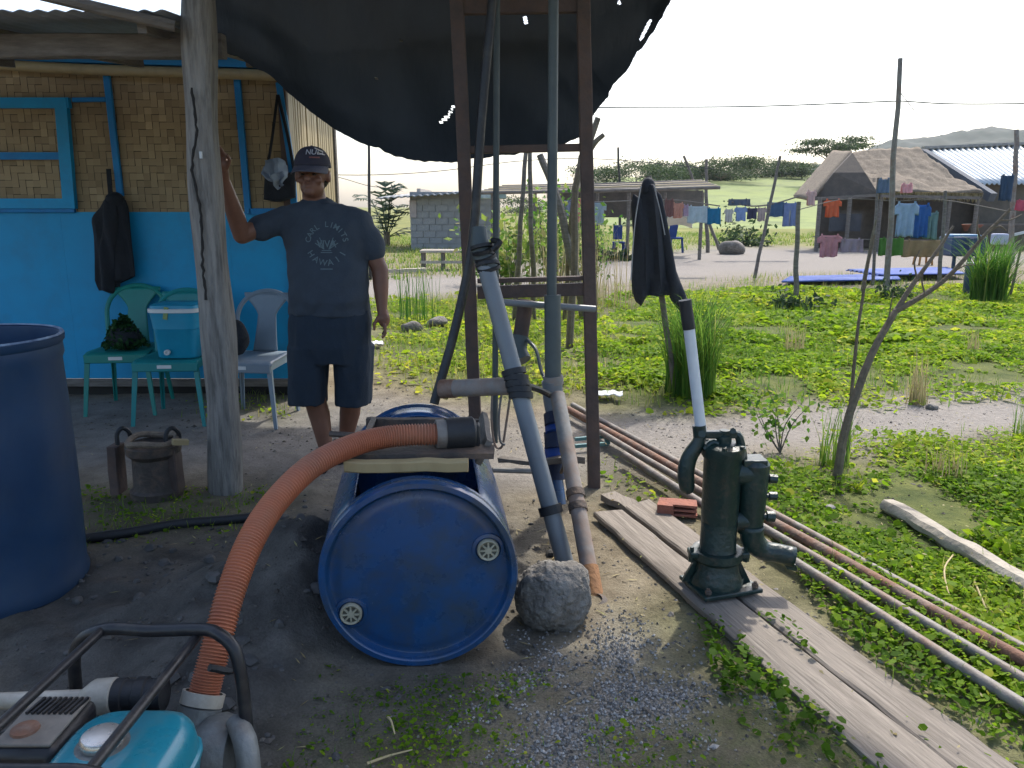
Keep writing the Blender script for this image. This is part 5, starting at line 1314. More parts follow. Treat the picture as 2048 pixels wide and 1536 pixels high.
# ---- clothes on the lines
def cloth(label, x0, y0, x1, y1, col, Y, name='hung_cloth', shape='sheet', key=None, cat='laundry', col2=None):
    a, b_ = P(x0, y0, Y), P(x1, y1, Y); wd, ht = b_.x - a.x, a.z - b_.z
    key = key or '%d_%d_%d' % tuple(col); mt = clothmat(key, col)
    ph = random.uniform(0, 6)
    def outline(s):                        # s 0 top .. 1 bottom -> half-width factor
        if shape == 'shirt': return 1.0 if s < .33 else .70
        if shape == 'shorts': return .9 + .1 * s
        return 1.0
    def side(off):
        def fn(u, v):
            k = outline(v); x = a.x + wd * (.5 + (u - .5) * k)
            sl = 0
            if shape == 'shirt' and abs(u - .5) > .34 and v < .33: sl = -.12 * ht * (abs(u - .5) - .34) / .16
            z = a.z - ht * v + sl - .03 * ht * math.sin(u * math.pi) * (1 - v) + .09 * ht * v * mnoise.noise(V((u * 2.5 + ph, ph, 0)))
            y = Y + off * (.25 + v) + .06 * wd * math.sin(u * 17 + ph + v * 1.5) * (.3 + .7 * v)
            return V((x, y, z))
        return fn
    m = MB()
    if shape == 'pants':
        for k in (0, 1):
            for off in (-.03, .03):
                f0 = side(off); m.grid(lambda u, v: f0(k * .5 + .5 * u if v < .3 else k * .5 + .03 + .44 * u, v), 10, 12)
    else:
        m.grid(side(-.03), 18, 12); m.grid(side(.03), 18, 12)
    for pu in (.15, .8): m.box((a.x + wd * pu, Y - .02, a.z - .01), (.015, .03, .06))
    o = m.build(name, mt, loc=(a.x + wd / 2, Y, b_.z), solid=.006); tag(o, label, cat, 'clothes hung out to dry'); return o
def line_(label, pts, r=.008):
    p = spline(pts, 14); o = MB().tube(p, r, 5).build('clothesline', M_wood, loc=p[0]); tag(o, label, 'clothesline', 'clotheslines'); return o
Y1 = 13.5
line_('clothesline strung across the yard in front of the thatched hut', [P(1594, 420, 12.4), P(1690, 398, Y1), P(1795, 402, Y1), P(1888, 400, Y1), P(2030, 425, Y1 + 2)])
cloth('pink and white top hung beside the first clothesline pole', 1613, 382, 1631, 411, (225, 190, 190), Y1, shape='shirt')
cloth('orange shirt on the line before the thatched hut', 1648, 400, 1681, 434, (230, 120, 85), Y1, shape='shirt')
cloth('small blue-grey shorts high on the pole', 1757, 358, 1778, 386, (110, 130, 155), Y1, shape='shorts')
cloth('pink cloth pinned high beside the tallest pole', 1804, 368, 1823, 386, (235, 175, 180), Y1)
cloth('pale blue shirt hanging right of the tallest pole', 1790, 405, 1832, 474, (165, 190, 215), Y1, shape='shirt')
cloth('deep blue shirt beside the pale blue one', 1826, 408, 1856, 474, (60, 110, 180), Y1 + .05, shape='shirt')
cloth('grey-teal trousers at the end of the shirt line', 1852, 424, 1871, 478, (120, 150, 150), Y1 + .1, shape='pants')
cloth('dark blue trousers hung by the right edge pole', 2003, 350, 2022, 402, (60, 85, 110), 19, shape='pants')
cloth('red-pink cloth at the very edge of the frame', 2034, 400, 2060, 421, (200, 95, 115), 19)
YL = 15.0
line_('low clothesline over the sandy yard hung with patterned cloth', [P(1625, 473, YL), P(1690, 477, YL), P(1780, 480, YL), P(1885, 480, YL)])
cloth('rose pink shirt on the low line', 1636, 470, 1681, 514, (205, 150, 155), YL, shape='shirt')
cloth('pale lilac patterned cloth on the low line', 1682, 478, 1724, 504, (170, 155, 165), YL)
cloth('green cloth on the low line by the utility pole', 1760, 476, 1804, 512, (85, 135, 60), YL - .3)
cloth('tan floral cloth wide on the low line', 1806, 480, 1880, 514, (165, 140, 105), YL)
Y2 = 22
line_('clothesline below the green hillside between two poles', [P(1455, 402, Y2), P(1500, 412, Y2), P(1545, 408, Y2), P(1600, 392, Y2)], .02)
cloth('dark folded cloth laid along the hillside line', 1457, 398, 1500, 411, (95, 105, 120), Y2)
cloth('off-white shirt on the hillside line', 1449, 418, 1466, 444, (195, 195, 190), Y2, shape='shirt')
cloth('light blue shirt on the hillside line', 1469, 414, 1494, 442, (140, 165, 205), Y2, shape='shirt')
cloth('dark purple trousers on the hillside line', 1495, 416, 1513, 438, (70, 70, 95), Y2, shape='pants')
cloth('beige shirt on the hillside line', 1514, 415, 1532, 442, (180, 165, 160), Y2, shape='shirt')
cloth('navy blanket on the hillside line', 1535, 404, 1566, 434, (75, 105, 135), Y2)
cloth('grey-blue trousers ending the hillside line', 1568, 405, 1592, 452, (120, 140, 180), Y2, shape='pants')
Y3 = 17
line_('clothesline behind the hanging jacket', [P(1110, 402, Y3), P(1190, 404, Y3), P(1340, 400, Y3), P(1440, 412, Y3)], .014)
cloth('navy and white shirt left of the ladder on the far line', 1122, 400, 1147, 432, (150, 155, 175), Y3, shape='shirt')
cloth('salmon pink towel seen through the ladder', 1148, 398, 1162, 450, (215, 140, 125), Y3)
cloth('pale lavender towel beside the salmon one', 1162, 406, 1174, 456, (190, 180, 195), Y3)
cloth('pale blue-grey shirt just right of the ladder', 1182, 404, 1212, 450, (165, 180, 185), Y3, shape='shirt')
cloth('brownish rose cloth right of the hanging jacket', 1330, 398, 1346, 434, (130, 95, 90), Y3)
cloth('peach shirt right of the hanging jacket', 1344, 406, 1368, 436, (205, 150, 130), Y3, shape='shirt')
cloth('pale blue-white sheet right of the hanging jacket', 1376, 412, 1413, 446, (190, 205, 210), Y3)
cloth('teal blue cloth with green edge by the grey pole', 1414, 416, 1440, 448, (45, 125, 165), Y3)
cloth('mauve scrap of cloth between peach shirt and white sheet', 1367, 410, 1376, 432, (185, 160, 180), Y3)

# ---- thatched hut
HYt = 26.0
hut = thing('thatched_hut', 'brown thatched hut with open dark front behind the laundry', 'hut', G(1790, 500))
M_thatch = pm('thatch', (.25, .205, .15), (.145, .118, .088), 2.5, .95, .9, stretch=(6, 6, 1.2), bscale=9, stain=(.16, .13, .10), sscale=1.2, samt=.6)
M_hutdark = pm('hut_weave', (.11, .092, .075), (.07, .06, .05), 5, .9, .3)
M_hutwall = pm('hut_wall', (.16, .14, .115), (.10, .09, .075), 3, .9, .3)
def H(px, py, dy=0): return P(px, py, HYt + dy)
rid0, rid1 = H(1705, 306, 3.0), H(1838, 297, 3.0)
ev0, ev1 = H(1752, 384, 0), H(1965, 388, 0)
m = MB(); NU = 60
def slope(u, v):
    t, e = rid0.lerp(rid1, u), ev0.lerp(ev1, u); p = t.lerp(e, v); p.z += .11 * mnoise.noise(p * 1.3) + .05 * mnoise.noise(p * 5.0) + (.05 * random.random() if v > .98 else 0) - .10 * math.sin(v * math.pi) + .018 * math.sin(v * 60)
    return p
m.grid(slope, NU, 24); m.build('thatch_slope', M_thatch, hut, solid=.12)
# straw fringe along the eave
n = 500; f = RNG.random(n); base = np.array([tuple(ev0.lerp(ev1, a) + V((0, -.05, .02))) for a in f]); q = blade_quads(base, -.28 * RNG.uniform(.4, 1.1, n), .05, -.3, 0, 2)
mesh_from_quads('eave_fringe', q, 4, M_dry, np.tile(RNG.uniform(0, .7, n), 2), hut)
gab = MB(); gpts = [H(1628, 396, .6), H(1668, 345, .6), H(1705, 306, 1.2), H(1730, 345, .4), H(1756, 386, 0)]
gab.add(gpts + [p + V((0, .15, 0)) for p in gpts], [(0, 1, 2, 3, 4), (9, 8, 7, 6, 5)] + [(i, (i + 1) % 5, 5 + (i + 1) % 5, 5 + i) for i in range(5)]); gab.build('gable_wall', M_hutdark, hut, smooth=False)
m = MB(); m.grid(lambda u, v: H(1704, 304, 1.6).lerp(H(1622, 400, .2), u) + V((.0, 1.6 * v, .12 * v + .03 * mnoise.noise(V((u * 8, v * 8, 3))))), 14, 5); m.build('gable_roof_edge', M_thatch, hut, solid=.1)
MB().box((H(1812, 440, 2.5) + V((0, 0, 0))), (6.2, .12, 2.6)).build('back_wall', M_hutdark, hut)
MB().beam(H(1628, 398, .3), H(1758, 390, 0), .10, .10).build('tie_beam', M_wood, hut)
MB().beam(H(1760, 392, -.05), H(1960, 396, -.05), .09, .09).build('tie_beam', M_wood, hut)
for px in (1640, 1700, 1762, 1900, 1955): 
    b_ = H(px, 400, 0); MB().tube([V((b_.x, HYt, 0)), V((b_.x, HYt, b_.z + .1))], .07, 8).build('post', M_wood, hut)
MB().box(H(1680, 452, .8), (1.5, .1, 1.0)).build('front_wall', M_hutdark, hut)
MB().box(H(1690, 445, .2), (1.0, .08, .55)).build('counter_wall', pm('hut_board', (.07, .075, .085), None, 4, .85, .2), hut)
# corrugated roof house behind it
mh = thing('metal_roof_house', 'house with pale corrugated metal roof behind the thatched hut', 'house', G(1990, 480))
YM = 27.5
r0, r1, r2, r3 = P(1846, 299, YM + 4), P(2200, 284, YM + 4), P(2260, 366, YM), P(1962, 368, YM)
M_sheet = pm('galvanised_roof', (.48, .53, .55), (.38, .43, .45), 1.5, .45, .05, metal=.25, stain=(.30, .33, .34), sscale=.8, samt=.6)
m = MB(); m.grid(lambda u, v: r0.lerp(r1, u).lerp(r3.lerp(r2, u), v) + V((0, 0, .035 * math.sin(u * 190))), 260, 6); m.build('roof_sheet', M_sheet, mh, solid=.02)
MB().beam(r0 + V((0, 0, .06)), r1 + V((0, 0, .06)), .3, .10).build('ridge_cap', M_stone, mh)
MB().beam(P(1846, 306, YM + 2), P(1985, 395, YM - 1.2), .25, .28, up=(0, 0, 1)).build('barge_board', pm('slate_board', (.10, .115, .14), None, 3, .8, .2), mh)
MB().box(V(((r3.x + r2.x) / 2 + .1, YM + .6, 1.1)), (r2.x - r3.x - .4, .15, 2.3)).build('wall', M_hutwall, mh)
# furniture of that yard
M_navy = pm('navy_plastic', (.02, .05, .11), None, 4, .5, .03)
g = G(1925, 545); t = thing('yard_table', 'dark blue table with water containers in the hut yard', 'table', g)
for (px, py) in ((1905, 545), (1935, 548), (1950, 540)):
    a = G(px, py); MB().tube([a, V((a.x, a.y, .75))], .04, 8).build('leg', M_navy, t)
MB().box(P(1924, 492, g.y), (.75, .6, .42)).build('container', M_navy, t, bevel=.04)
MB().box(P(1922, 474, g.y), (.62, .5, .12)).build('lid', pm('blue_lid', (.03, .16, .30), None, 4, .5, .03), t, bevel=.03)
g = G(1955, 590); o = MB().lathe([(0, 0), (0, .17), (.05, .18), (.5, .18), (.52, .17), (.52, 0)], (g.x - .05, g.y, 0), (0, 0, 1), 24).build('small_drum', M_navy, loc=g); tag(o, 'low dark blue drum beside the far grass clump', 'drum')
g = G(1985, 500); t = thing('yard_rack', 'dark rack with pots and a red-brown basin at the right edge', 'rack', g)
MB().box(P(1995, 478, g.y), (2.2, .6, 1.0)).build('rack_body', M_hutdark, t, bevel=.05)
MB().lathe([(0, .1), (.0, .25), (.2, .35), (.22, .33), (.05, .2)], P(1945, 462, g.y), (0, 0, 1), 20).build('basin', M_brick, t)
MB().beam(P(1990, 478, g.y - .5), P(2060, 462, g.y - .5), .08, .08).build('rail', M_white, t)
o = MB().box(P(1999, 478, 15), (.24, .2, .2)).build('wash_tub', clothmat('paleblue', (190, 195, 215)), loc=P(1999, 478, 15), bevel=.03); tag(o, 'small pale tub set on the rack rail', 'tub')
g = G(1845, 530); st_ = thing('plastic_stool', 'tan plastic stool beneath the floral cloth', 'stool', g)
MB().box((g.x, g.y, .38), (.34, .32, .05)).build('seat', clothmat('tan', (175, 130, 75)), st_, bevel=.015)
for sx in (-1, 1):
    for sy in (-1, 1): MB().beam((g.x + sx * .13, g.y + sy * .12, .36), (g.x + sx * .16, g.y + sy * .15, 0), .04, .04).build('leg', clothmat('tan', (175, 130, 75)), st_)
# blue corrugated sheets lying in the grass
M_bsheet = pm('blue_roof_sheet', (.085, .14, .40), (.06, .10, .30), 3, .8, .05, stain=(.25, .3, .45), sscale=2, samt=.5)
def sheet(label, a, b_, c, d, z):
    A, B, C_, D_ = [G(*p) + V((0, 0, z)) for p in (a, b_, c, d)]
    m = MB(); m.grid(lambda u, v: A.lerp(B, u).lerp(D_.lerp(C_, u), v) + V((0, 0, .02 * math.sin(v * 50))), 10, 48)
    o = m.build('roofing_sheet', M_bsheet, loc=(A + C_) / 2, solid=.01); tag(o, label, 'sheet', 'blue roofing sheets on the grass')
sheet('long blue roofing sheet lying in the grass, nearer one', (1562, 573), (1800, 568), (1790, 556), (1580, 562), .08)
sheet('long blue roofing sheet lying in the grass behind, further right', (1760, 563), (1930, 560), (1890, 546), (1690, 551), .12)
# tyre/stone lump on the far sand, brush piles
rubble('stone', 'large pale-topped stone on the far sandy yard', 1462, 508, .38, M_rock, 'stone')
def brush(label, px, py, w_, h_, n=260, mat=None, tone=.2):
    g = G(px, py); t = thing('brush_pile', label, 'brush', g); a = RNG.normal(0, 1, (n, 3)); c = np.array(g) + np.stack([a[:, 0] * w_ * .4, a[:, 1] * w_ * .3, np.abs(a[:, 2]) * h_ * .5], -1)
    mesh_from_quads('leaves', leaf_quads(c, w_ * .22 * RNG.uniform(.5, 1.3, n), .7, .5), 4, mat or M_tree, tone + RNG.normal(0, .2, n), t)
brush('dark brush heap at the foot of the first clothesline pole', 1590, 618, .55, .2)
brush('dark clump of leaves at the foot of the tallest pole', 1790, 605, .4, .3)
brush('dark green bush on the hillside edge of the far sand', 1490, 492, 1.2, .7, tone=.35)
brush('low dark litter by the feet of the reeds', 1195, 520, 1.2, .25, tone=.0)
brush('small green plant growing by the large pale stone', 1468, 486, .8, 1.1, tone=.5)

# ---- block house and shed in the left background
YB = 27.0
bh = thing('block_house', 'small grey concrete block house behind the ladder', 'house', G(880, 497))
M_block = pm('concrete_block', (.30, .30, .295), (.24, .24, .235), 2.5, .9, .3)
a, b_ = P(820, 400, YB), P(1000, 392, YB)
def blocks():
    proto = None; x0, x1 = a.x, b_.x; bw, bhh = .42, .21; rows = 9
    for r in range(rows):
        x = x0 - (bw / 2 if r % 2 else 0); 
        while x < x1:
            l, rr_ = max(x, x0), min(x + bw, x1)
            if rr_ - l > .05:
                full = abs(rr_ - l - bw) < 1e-3
                if full and proto:
                    o = link(proto.copy()); o.parent = bh; o.location = V((l + bw / 2, YB + random.uniform(-.006, .006), r * bhh + bhh / 2)) - ORG[bh.name]
                else:
                    m = MB(); m.box((0, 0, 0), (rr_ - l - .015, .16, bhh - .015)); o = m.build('block', M_block, None, smooth=False); o.parent = bh
                    o.location = V(((l + rr_) / 2, YB, r * bhh + bhh / 2)) - ORG[bh.name]
                    if full: proto = o
            x += bw
blocks()
MB().box(((a.x + b_.x) / 2, YB + .02, .95), (b_.x - a.x, .12, 1.88)).build('mortar_core', pm('mortar', (.36, .355, .34), None, 4, .9, .2), bh)
MB().box((a.x + .28, YB + 2.0, 1.0), (.12, 3.8, 2.0)).build('side_wall', pm('plaster_pale', (.46, .42, .38), None, 3, .9, .2), bh)
m = MB(); q0, q1 = P(752, 397, YB - .6), P(1010, 381, YB - .6); m.grid(lambda u, v: q0.lerp(q1, u) + V((0, 4.2 * v, .15 * v + .02 * math.sin(u * 120))), 160, 3); m.build('roof_sheet', pm('dull_roof', (.22, .24, .25), None, 3, .6, .1), bh, solid=.03)
MB().box(P(826, 418, YB - .1), (.22, .05, .55)).build('door_frame', pm('pink_plaster', (.45, .38, .35), None, 3, .9, .1), bh)
# bamboo-roofed shed across the middle
YS = 21.0
shd = thing('bamboo_shed', 'long low shed with flat bamboo pole roof in mid distance', 'shed', G(1250, 505))
for k in range(7):
    z0 = 383 - k * 2.2; dy = k * .45
    MB().tube([P(950 + k * 9, z0 + 3, YS + dy), P(1200, z0 + random.uniform(-2, 2), YS + dy), P(1440 - k * 6, z0 - 8, YS + dy)], .045, 7).build('roof_pole', M_bamboo if k % 2 else M_wood, shd)
for px in (985, 1070, 1195, 1258, 1330, 1405): p = P(px, 385, YS + 1); MB().tube([V((p.x, p.y, 0)), V((p.x, p.y, p.z))], .05, 7).build('post', M_wood, shd)
MB().box(P(1215, 408, YS + 2.4), (3.0, .08, .75)).build('wall_panel', M_hutdark, shd)
MB().box(P(1350, 402, YS + 2.6), (1.6, .08, .6)).build('wall_panel', M_hutwall, shd)
# green metal roof bit behind the ladder
o = MB().box(P(975, 392, 24), (1.1, .8, .16)).build('water_trough', pm('green_sheet', (.16, .28, .25), (.45, .5, .5), 3, .5, .05), loc=P(975, 392, 24), bevel=.02); tag(o, 'pale green roof box behind the yellow-green shrub', 'roof box')
# bench on the grass
g = G(885, 540); bn = thing('low_bench', 'low wooden slatted bench on the far grass', 'bench', g)
wb = pm('pale_bench', (.48, .42, .34), None, 6, .85, .2)
for k in range(3): MB().beam(V((g.x - .5, g.y + k * .22, .42)), V((g.x + .55, g.y + k * .22, .42)), .16, .05).build('slat', wb, bn)
for sx in (-.45, .0, .48):
    for sy in (0, .42): MB().beam(V((g.x + sx, g.y + sy, 0)), V((g.x + sx, g.y + sy, .4)), .06, .06).build('leg', M_wood, bn)
MB().beam(V((g.x - .5, g.y - .05, .18)), V((g.x + .5, g.y - .05, .18)), .04, .06).build('stretcher', wb, bn)
o = MB().beam(G(775, 548) + V((0, 0, .06)), G(850, 545) + V((0, 0, .06)), .12, .08, seg=4, warp=.01).build('timber', wb, loc=G(810, 546)); tag(o, 'pale timber lying on the far grass beside the bench', 'timber')
# blue tub chair by the line, car-like white awning
g = G(1237, 515); bs = thing('blue_stool', 'small bright blue chair left of the hanging jacket', 'chair', g); mt = clothmat('royal', (60, 85, 145))
MB().box((g.x, g.y, .42), (.34, .32, .05)).build('seat', mt, bs, bevel=.02); MB().box((g.x - .02, g.y + .15, .70), (.26, .05, .4)).build('backrest', mt, bs, bevel=.03)
for sx in (-1, 1):
    for sy in (-1, 1): MB().beam((g.x + sx * .13, g.y + sy * .12, .4), (g.x + sx * .16, g.y + sy * .15, 0), .05, .05).build('leg', mt, bs)
g = G(1350, 505); bs2 = thing('blue_stool', 'blue plastic chair half hidden right of the hanging jacket', 'chair', g)
MB().box((g.x, g.y, .45), (.4, .45, .06)).build('seat', mt, bs2, bevel=.02); MB().beam((g.x - .12, g.y, .45), (g.x - .05, g.y, .95), .06, .25).build('backrest', mt, bs2)
for sx in (-1, 1): MB().beam((g.x + sx * .17, g.y - .15, .42), (g.x + sx * .2, g.y - .2, 0), .05, .05).build('leg', mt, bs2)
o = MB().grid(lambda u, v: P(1334 + 50 * u, 452 + 4 * u, 23 + 1.2 * v) + V((0, 0, .25 - .25 * v + .08 * math.sin(u * math.pi))), 14, 5).build('awning', M_white, loc=P(1355, 455, 23), solid=.03); tag(o, 'small pale awning sheet in the grass beyond the jacket', 'awning')

# ---- plants and trees far off
def tree(name, label, base, h, w_, nl, leaf, mat, tone, flat=.6, trunk=.35, seed=0, trunks=1):
    base = V(base); t = thing(name, label, 'tree', base); m = MB(); rs = random.Random(seed); cs = []
    tips = []
    top = base + V((0, 0, h * trunk)); m.tube(spline([base, base.lerp(top, .5) + V((rs.uniform(-.03, .03) * h, 0, 0)), top], 5), [h * .03 * (1 - .08 * i) for i in range(6)], 7)
    for k in range(9):
        a = rs.uniform(0, 6.28); r = w_ * .5 * rs.uniform(.35, .95); z = h * (trunk + (1 - trunk) * rs.uniform(.35 if trunk > .3 else .08, .95))
        tip = base + V((math.cos(a) * r, math.sin(a) * r, z)); m.tube(spline([top, top.lerp(tip, .5) + V((0, 0, h * .05)), tip], 4), [h * .016, h * .012, h * .009, h * .006, h * .003], 5); tips.append(tip)
    m.build('trunk', M_bark, t)
    for tip in tips:
        n = nl // len(tips); a = RNG.normal(0, 1, (n, 3)) * np.array([w_ * .10, w_ * .10, h * .06 * flat / .6]); cs.append(np.array(tip) + a)
    cs = np.concatenate(cs); q = leaf_quads(cs, leaf * RNG.uniform(.5, 1.3, len(cs)), .6, .6)
    mesh_from_quads('crown', q, 4, mat, tone + .15 * (cs[:, 2] - base.z) / h + RNG.normal(0, .17, len(cs)), t)
def far(px, py, Y): p = P(px, py, Y); return (p.x, Y, 0)
HILLZ = {}
# rising grassy hillside and distant hills (terrain)
M_hill = pm('hill_grass', (.22, .27, .07), (.15, .19, .055), .12, .95, .4, bscale=.9, stain=(.06, .09, .03), sscale=.25, samt=.7)
def hillz(x, y):
    f = np.clip((np.asarray(y, float) - 42) / 90, 0, 1); f = f * f * (3 - 2 * f)
    g_ = np.clip((np.asarray(x, float) - 2) / 14, 0, 1); g_ = g_ * g_ * (3 - 2 * g_)
    return f * g_ * (6.0 + .8 * vn(x, y, 18, 3) + .3 * vn(x, y, 5, 4)) - .25
m = MB(); m.grid(lambda u, v: V((-10 + 190 * u, 40 + 170 * v, float(hillz(-10 + 190 * u, 40 + 170 * v)))), 90, 70); o = m.build('hillside', M_hill); o['kind'] = 'structure'
M_mtn = pm('hill_forest', (.022, .042, .03), (.012, .026, .019), .03, .95, .8, bscale=.12)
prof_ = [(1560, 345), (1640, 335), (1720, 312), (1760, 292), (1800, 280), (1840, 274), (1890, 272), (1930, 262), (1965, 255), (2000, 252), (2035, 258), (2080, 275), (2150, 268), (2300, 300), (2450, 340)]
def mtn(u, v):
    k = u * (len(prof_) - 1); i = min(int(k), len(prof_) - 2); f = k - i; px = prof_[i][0] * (1 - f) + prof_[i + 1][0] * f; py = prof_[i][1] * (1 - f) + prof_[i + 1][1] * f
    Y = 520; top = P(px, py, Y); zz = top.z * math.sin(math.pi * min(v, .999) ** .8) if v < 1 else 0
    x = top.x * (1 + (v - .5) * .15); q = V((x, Y + (v - .45) * 260, top.z * math.sin(math.pi * v)))
    q.z += 3.0 * mnoise.noise(V((x * .05, q.y * .05, 0))) + 1.5 * mnoise.noise(V((x * .15, q.y * .15, 0))) if 0 < v < 1 else -2
    return q
m = MB(); m.grid(mtn, 160, 40); o = m.build('distant_hill', M_mtn); o['kind'] = 'structure'
def hb(px, Y):
    p = P(px, 400, Y); return (p.x, Y, float(hillz(p.x, Y)))
tree('tree', 'spreading flat-topped tree on the hillside left of the hut', hb(1652, 95), 5.6, 8.5, 5000, .28, M_tree, .25, .35, .5, 3)
specs = [(1275, 90, 4.2, 6, 'round dark tree behind the short pole'), (1350, 100, 3.0, 5, 'low tree on the far ridge above the shed end'), (1395, 105, 3.4, 6, 'dark tree on the ridge behind the forked pole'), (1440, 100, 3.6, 7, 'broad dark tree on the ridge right of the grey pole'),
         (1500, 110, 3.2, 7, 'low broad tree on the ridge above the navy blanket'), (1560, 112, 2.6, 6, 'bushy ridge tree behind the tilted pole'), (1600, 105, 3.0, 5, 'pale green ridge tree before the flat-topped one'), (1690, 100, 3.0, 5, 'small ridge tree beside the hut gable')]
for k, (px, Y, h, w_, lab) in enumerate(specs):
    tree('ridge_tree', lab, hb(px, Y), h * .66, w_ * 1.5, 7000, .24, M_tree, .35, 1.3, .12, 10 + k)
for k, (px, Y, h, w_, lab) in enumerate(((1190, 120, 2.2, 6, 'faint low tree seen just right of the ladder'), (1320, 60, 2.0, 4, 'small bush on the slope right of the jacket tip'), (1010, 120, 2.2, 8, 'low far tree line seen through the ladder'))):
    b0 = hb(px, Y); tree('ridge_tree', lab, b0 if px > 1100 else (b0[0], b0[1], .3), h, w_ * 1.3, 3500, .28, M_tree, .3, 1.5, .1, 30 + k)
for o in list(bpy.data.objects):
    if o.parent is None and o.name.startswith('ridge_tree'): o['group'] = 'trees along the far ridge'
# banana-like plant left of the block house
g = V(far(772, 430, 30)); bt = thing('banana_plant', 'dark broad-fronded plant left of the block house', 'plant', g); m = MB()
for k in range(17):
    a = 2 * math.pi * k / 17 * 2.4 + random.uniform(-.2, .2); el_ = math.radians(8 + 70 * k / 16); out_ = 1.9 * math.cos(el_); hgt = 1.9 * math.sin(el_) + .2 - .5 * math.cos(el_)
    tip = g + V((math.cos(a) * out_, math.sin(a) * out_, .35 + hgt)); mid = g + V((math.cos(a) * out_ * .5, math.sin(a) * out_ * .5, .55 + hgt * .75)); pts = spline([g + V((0, 0, .3)), mid, tip], 10)
    fm = MB(); fm.tube(pts, [.02 * (1 - .08 * i) for i in range(11)], 5)
    s_v = V((-math.sin(a), math.cos(a), 0)); 
    for i in range(2, 11):
        for sg in (-1, 1):
            l_ = .34 * math.sin(math.pi * i / 11.5) + .05; q0 = pts[i]; d_ = (pts[min(i + 1, 10)] - pts[i - 1]).normalized(); q1 = q0 + s_v * sg * l_ + d_ * l_ * .8 + V((0, 0, -.12))
            fm.add([q0 - d_ * .06, q0 + d_ * .06, q1], [(0, 1, 2)])
    fm.build('frond', pm('frond_green', (.05, .085, .045), (.035, .06, .035), 5, .6, .1, trans=.25) if k == 0 else MATS['frond_green'], bt)
MB().tube([g, g + V((0, 0, .5))], .12, 8).build('stem', M_bark, bt)

# ================================================================== VEGETATION
cov_v, cov_t = [], []
def strip(a, b_, w_):
    p, q = G(*a), G(*b_); q = q + (q - p).normalized() * .6; n_ = (q - p).cross(V((0, 0, 1))).normalized() * w_
    return [tuple((p + n_).xy), tuple((q + n_).xy), tuple((q - n_).xy), tuple((p - n_).xy)]
BARE = [poly_px([(1186, 1040), (1246, 1035), (1882, 1536), (1738, 1536)]), poly_px([(1255, 1020), (1300, 1012), (2022, 1536), (1900, 1536)])]
BARE += [strip(a, b_, .022) for a, b_ in (((1145, 828), (2048, 1338)), ((1136, 838), (2048, 1366)), ((1200, 885), (2048, 1402)), ((1248, 932), (2048, 1458)))] + [strip((1772, 1030), (2060, 1200), .05)]
def cover(poly, per_m2, size, hmax, nz=.4, dens_pow=1.0, seed=0, ymin=0, ymax=99, tone=0.0):
    xs = [p[0] for p in poly]; ys = [p[1] for p in poly]
    x0, x1, y0, y1 = max(min(xs), -12), min(max(xs), 12), max(min(ys), ymin), min(max(ys), ymax)
    if y1 <= y0: return
    n = int(per_m2 * (x1 - x0) * (y1 - y0))
    x = RNG.uniform(x0, x1, n); y = RNG.uniform(y0, y1, n)
    d = soft(x, y, poly, .5, .18, .5, 40 + seed)
    clump = np.clip(.66 + .95 * vn(x, y, nz, 50 + seed) + .35 * vn(x, y, nz * .4, 60 + seed), 0, 1.2)
    bare = np.ones_like(x)
    for q in BARE: bare = bare * (sdist(x, y, q) < .012 if len(q) == 4 else 1)
    x, y2 = keepers(x, y, (d ** 1.5) * clump * bare); y = y2
    n = len(x)
    hh = hmax * np.clip(.45 + .55 * vn(x, y, nz, 50 + seed) + .2 * vn(x, y, .12, 70), .08, 1.1)
    z = gh(x, y) + RNG.uniform(.15, 1, n) * hh + .006
    c = np.stack([x, y, z], -1)
    cov_v.append(leaf_hex(c, size * np.clip(RNG.lognormal(-.12, .4, n), .3, 2.0), .42, .85))
    cov_t.append(.48 + tone + .22 * vn(x, y, .9, 80) + .15 * vn(x, y, .3, 81) + RNG.normal(0, .17, n) + (RNG.random(n) < .035) * .6)
cover(Z_COVER[0], 4200, .040, .075, .42, ymin=4.5, ymax=8.2, seed=1)
cover(Z_COVER[0], 1900, .062, .085, .6, ymin=8.0, ymax=15, seed=2, tone=.06)
cover(Z_COVER[1], 13000, .021, .05, .35, ymax=3.2, seed=3, tone=-.14)
cover(Z_COVER[1], 8000, .027, .06, .4, ymin=3.1, ymax=6, seed=4, tone=-.08)
cover(Z_COVER[2], 13000, .021, .06, .22, seed=5, tone=-.3)
cover(Z_COVER[3], 700, .05, .05, .5, seed=6, tone=.18, ymax=14)
cover(Z_MOSS[0], 14000, .011, .02, .2, seed=7, tone=-.34)
cover(Z_MOSS[1], 6000, .015, .03, .18, seed=8, tone=-.2)
cover(Z_MOSS[2], 1200, .025, .03, .18, seed=9, tone=.05)
cover(Z_MOSS[3], 900, .03, .03, .18, seed=10, tone=.0)
cover(Z_MOSS[4], 11000, .012, .035, .2, seed=11, tone=-.3)
o = mesh_from_quads('ground_cover', np.concatenate(cov_v), 6, M_leaf, np.concatenate(cov_t), kind='stuff',
                    label='low creeping green ground cover spreading over the sandy soil')
o['category'] = 'ground cover'

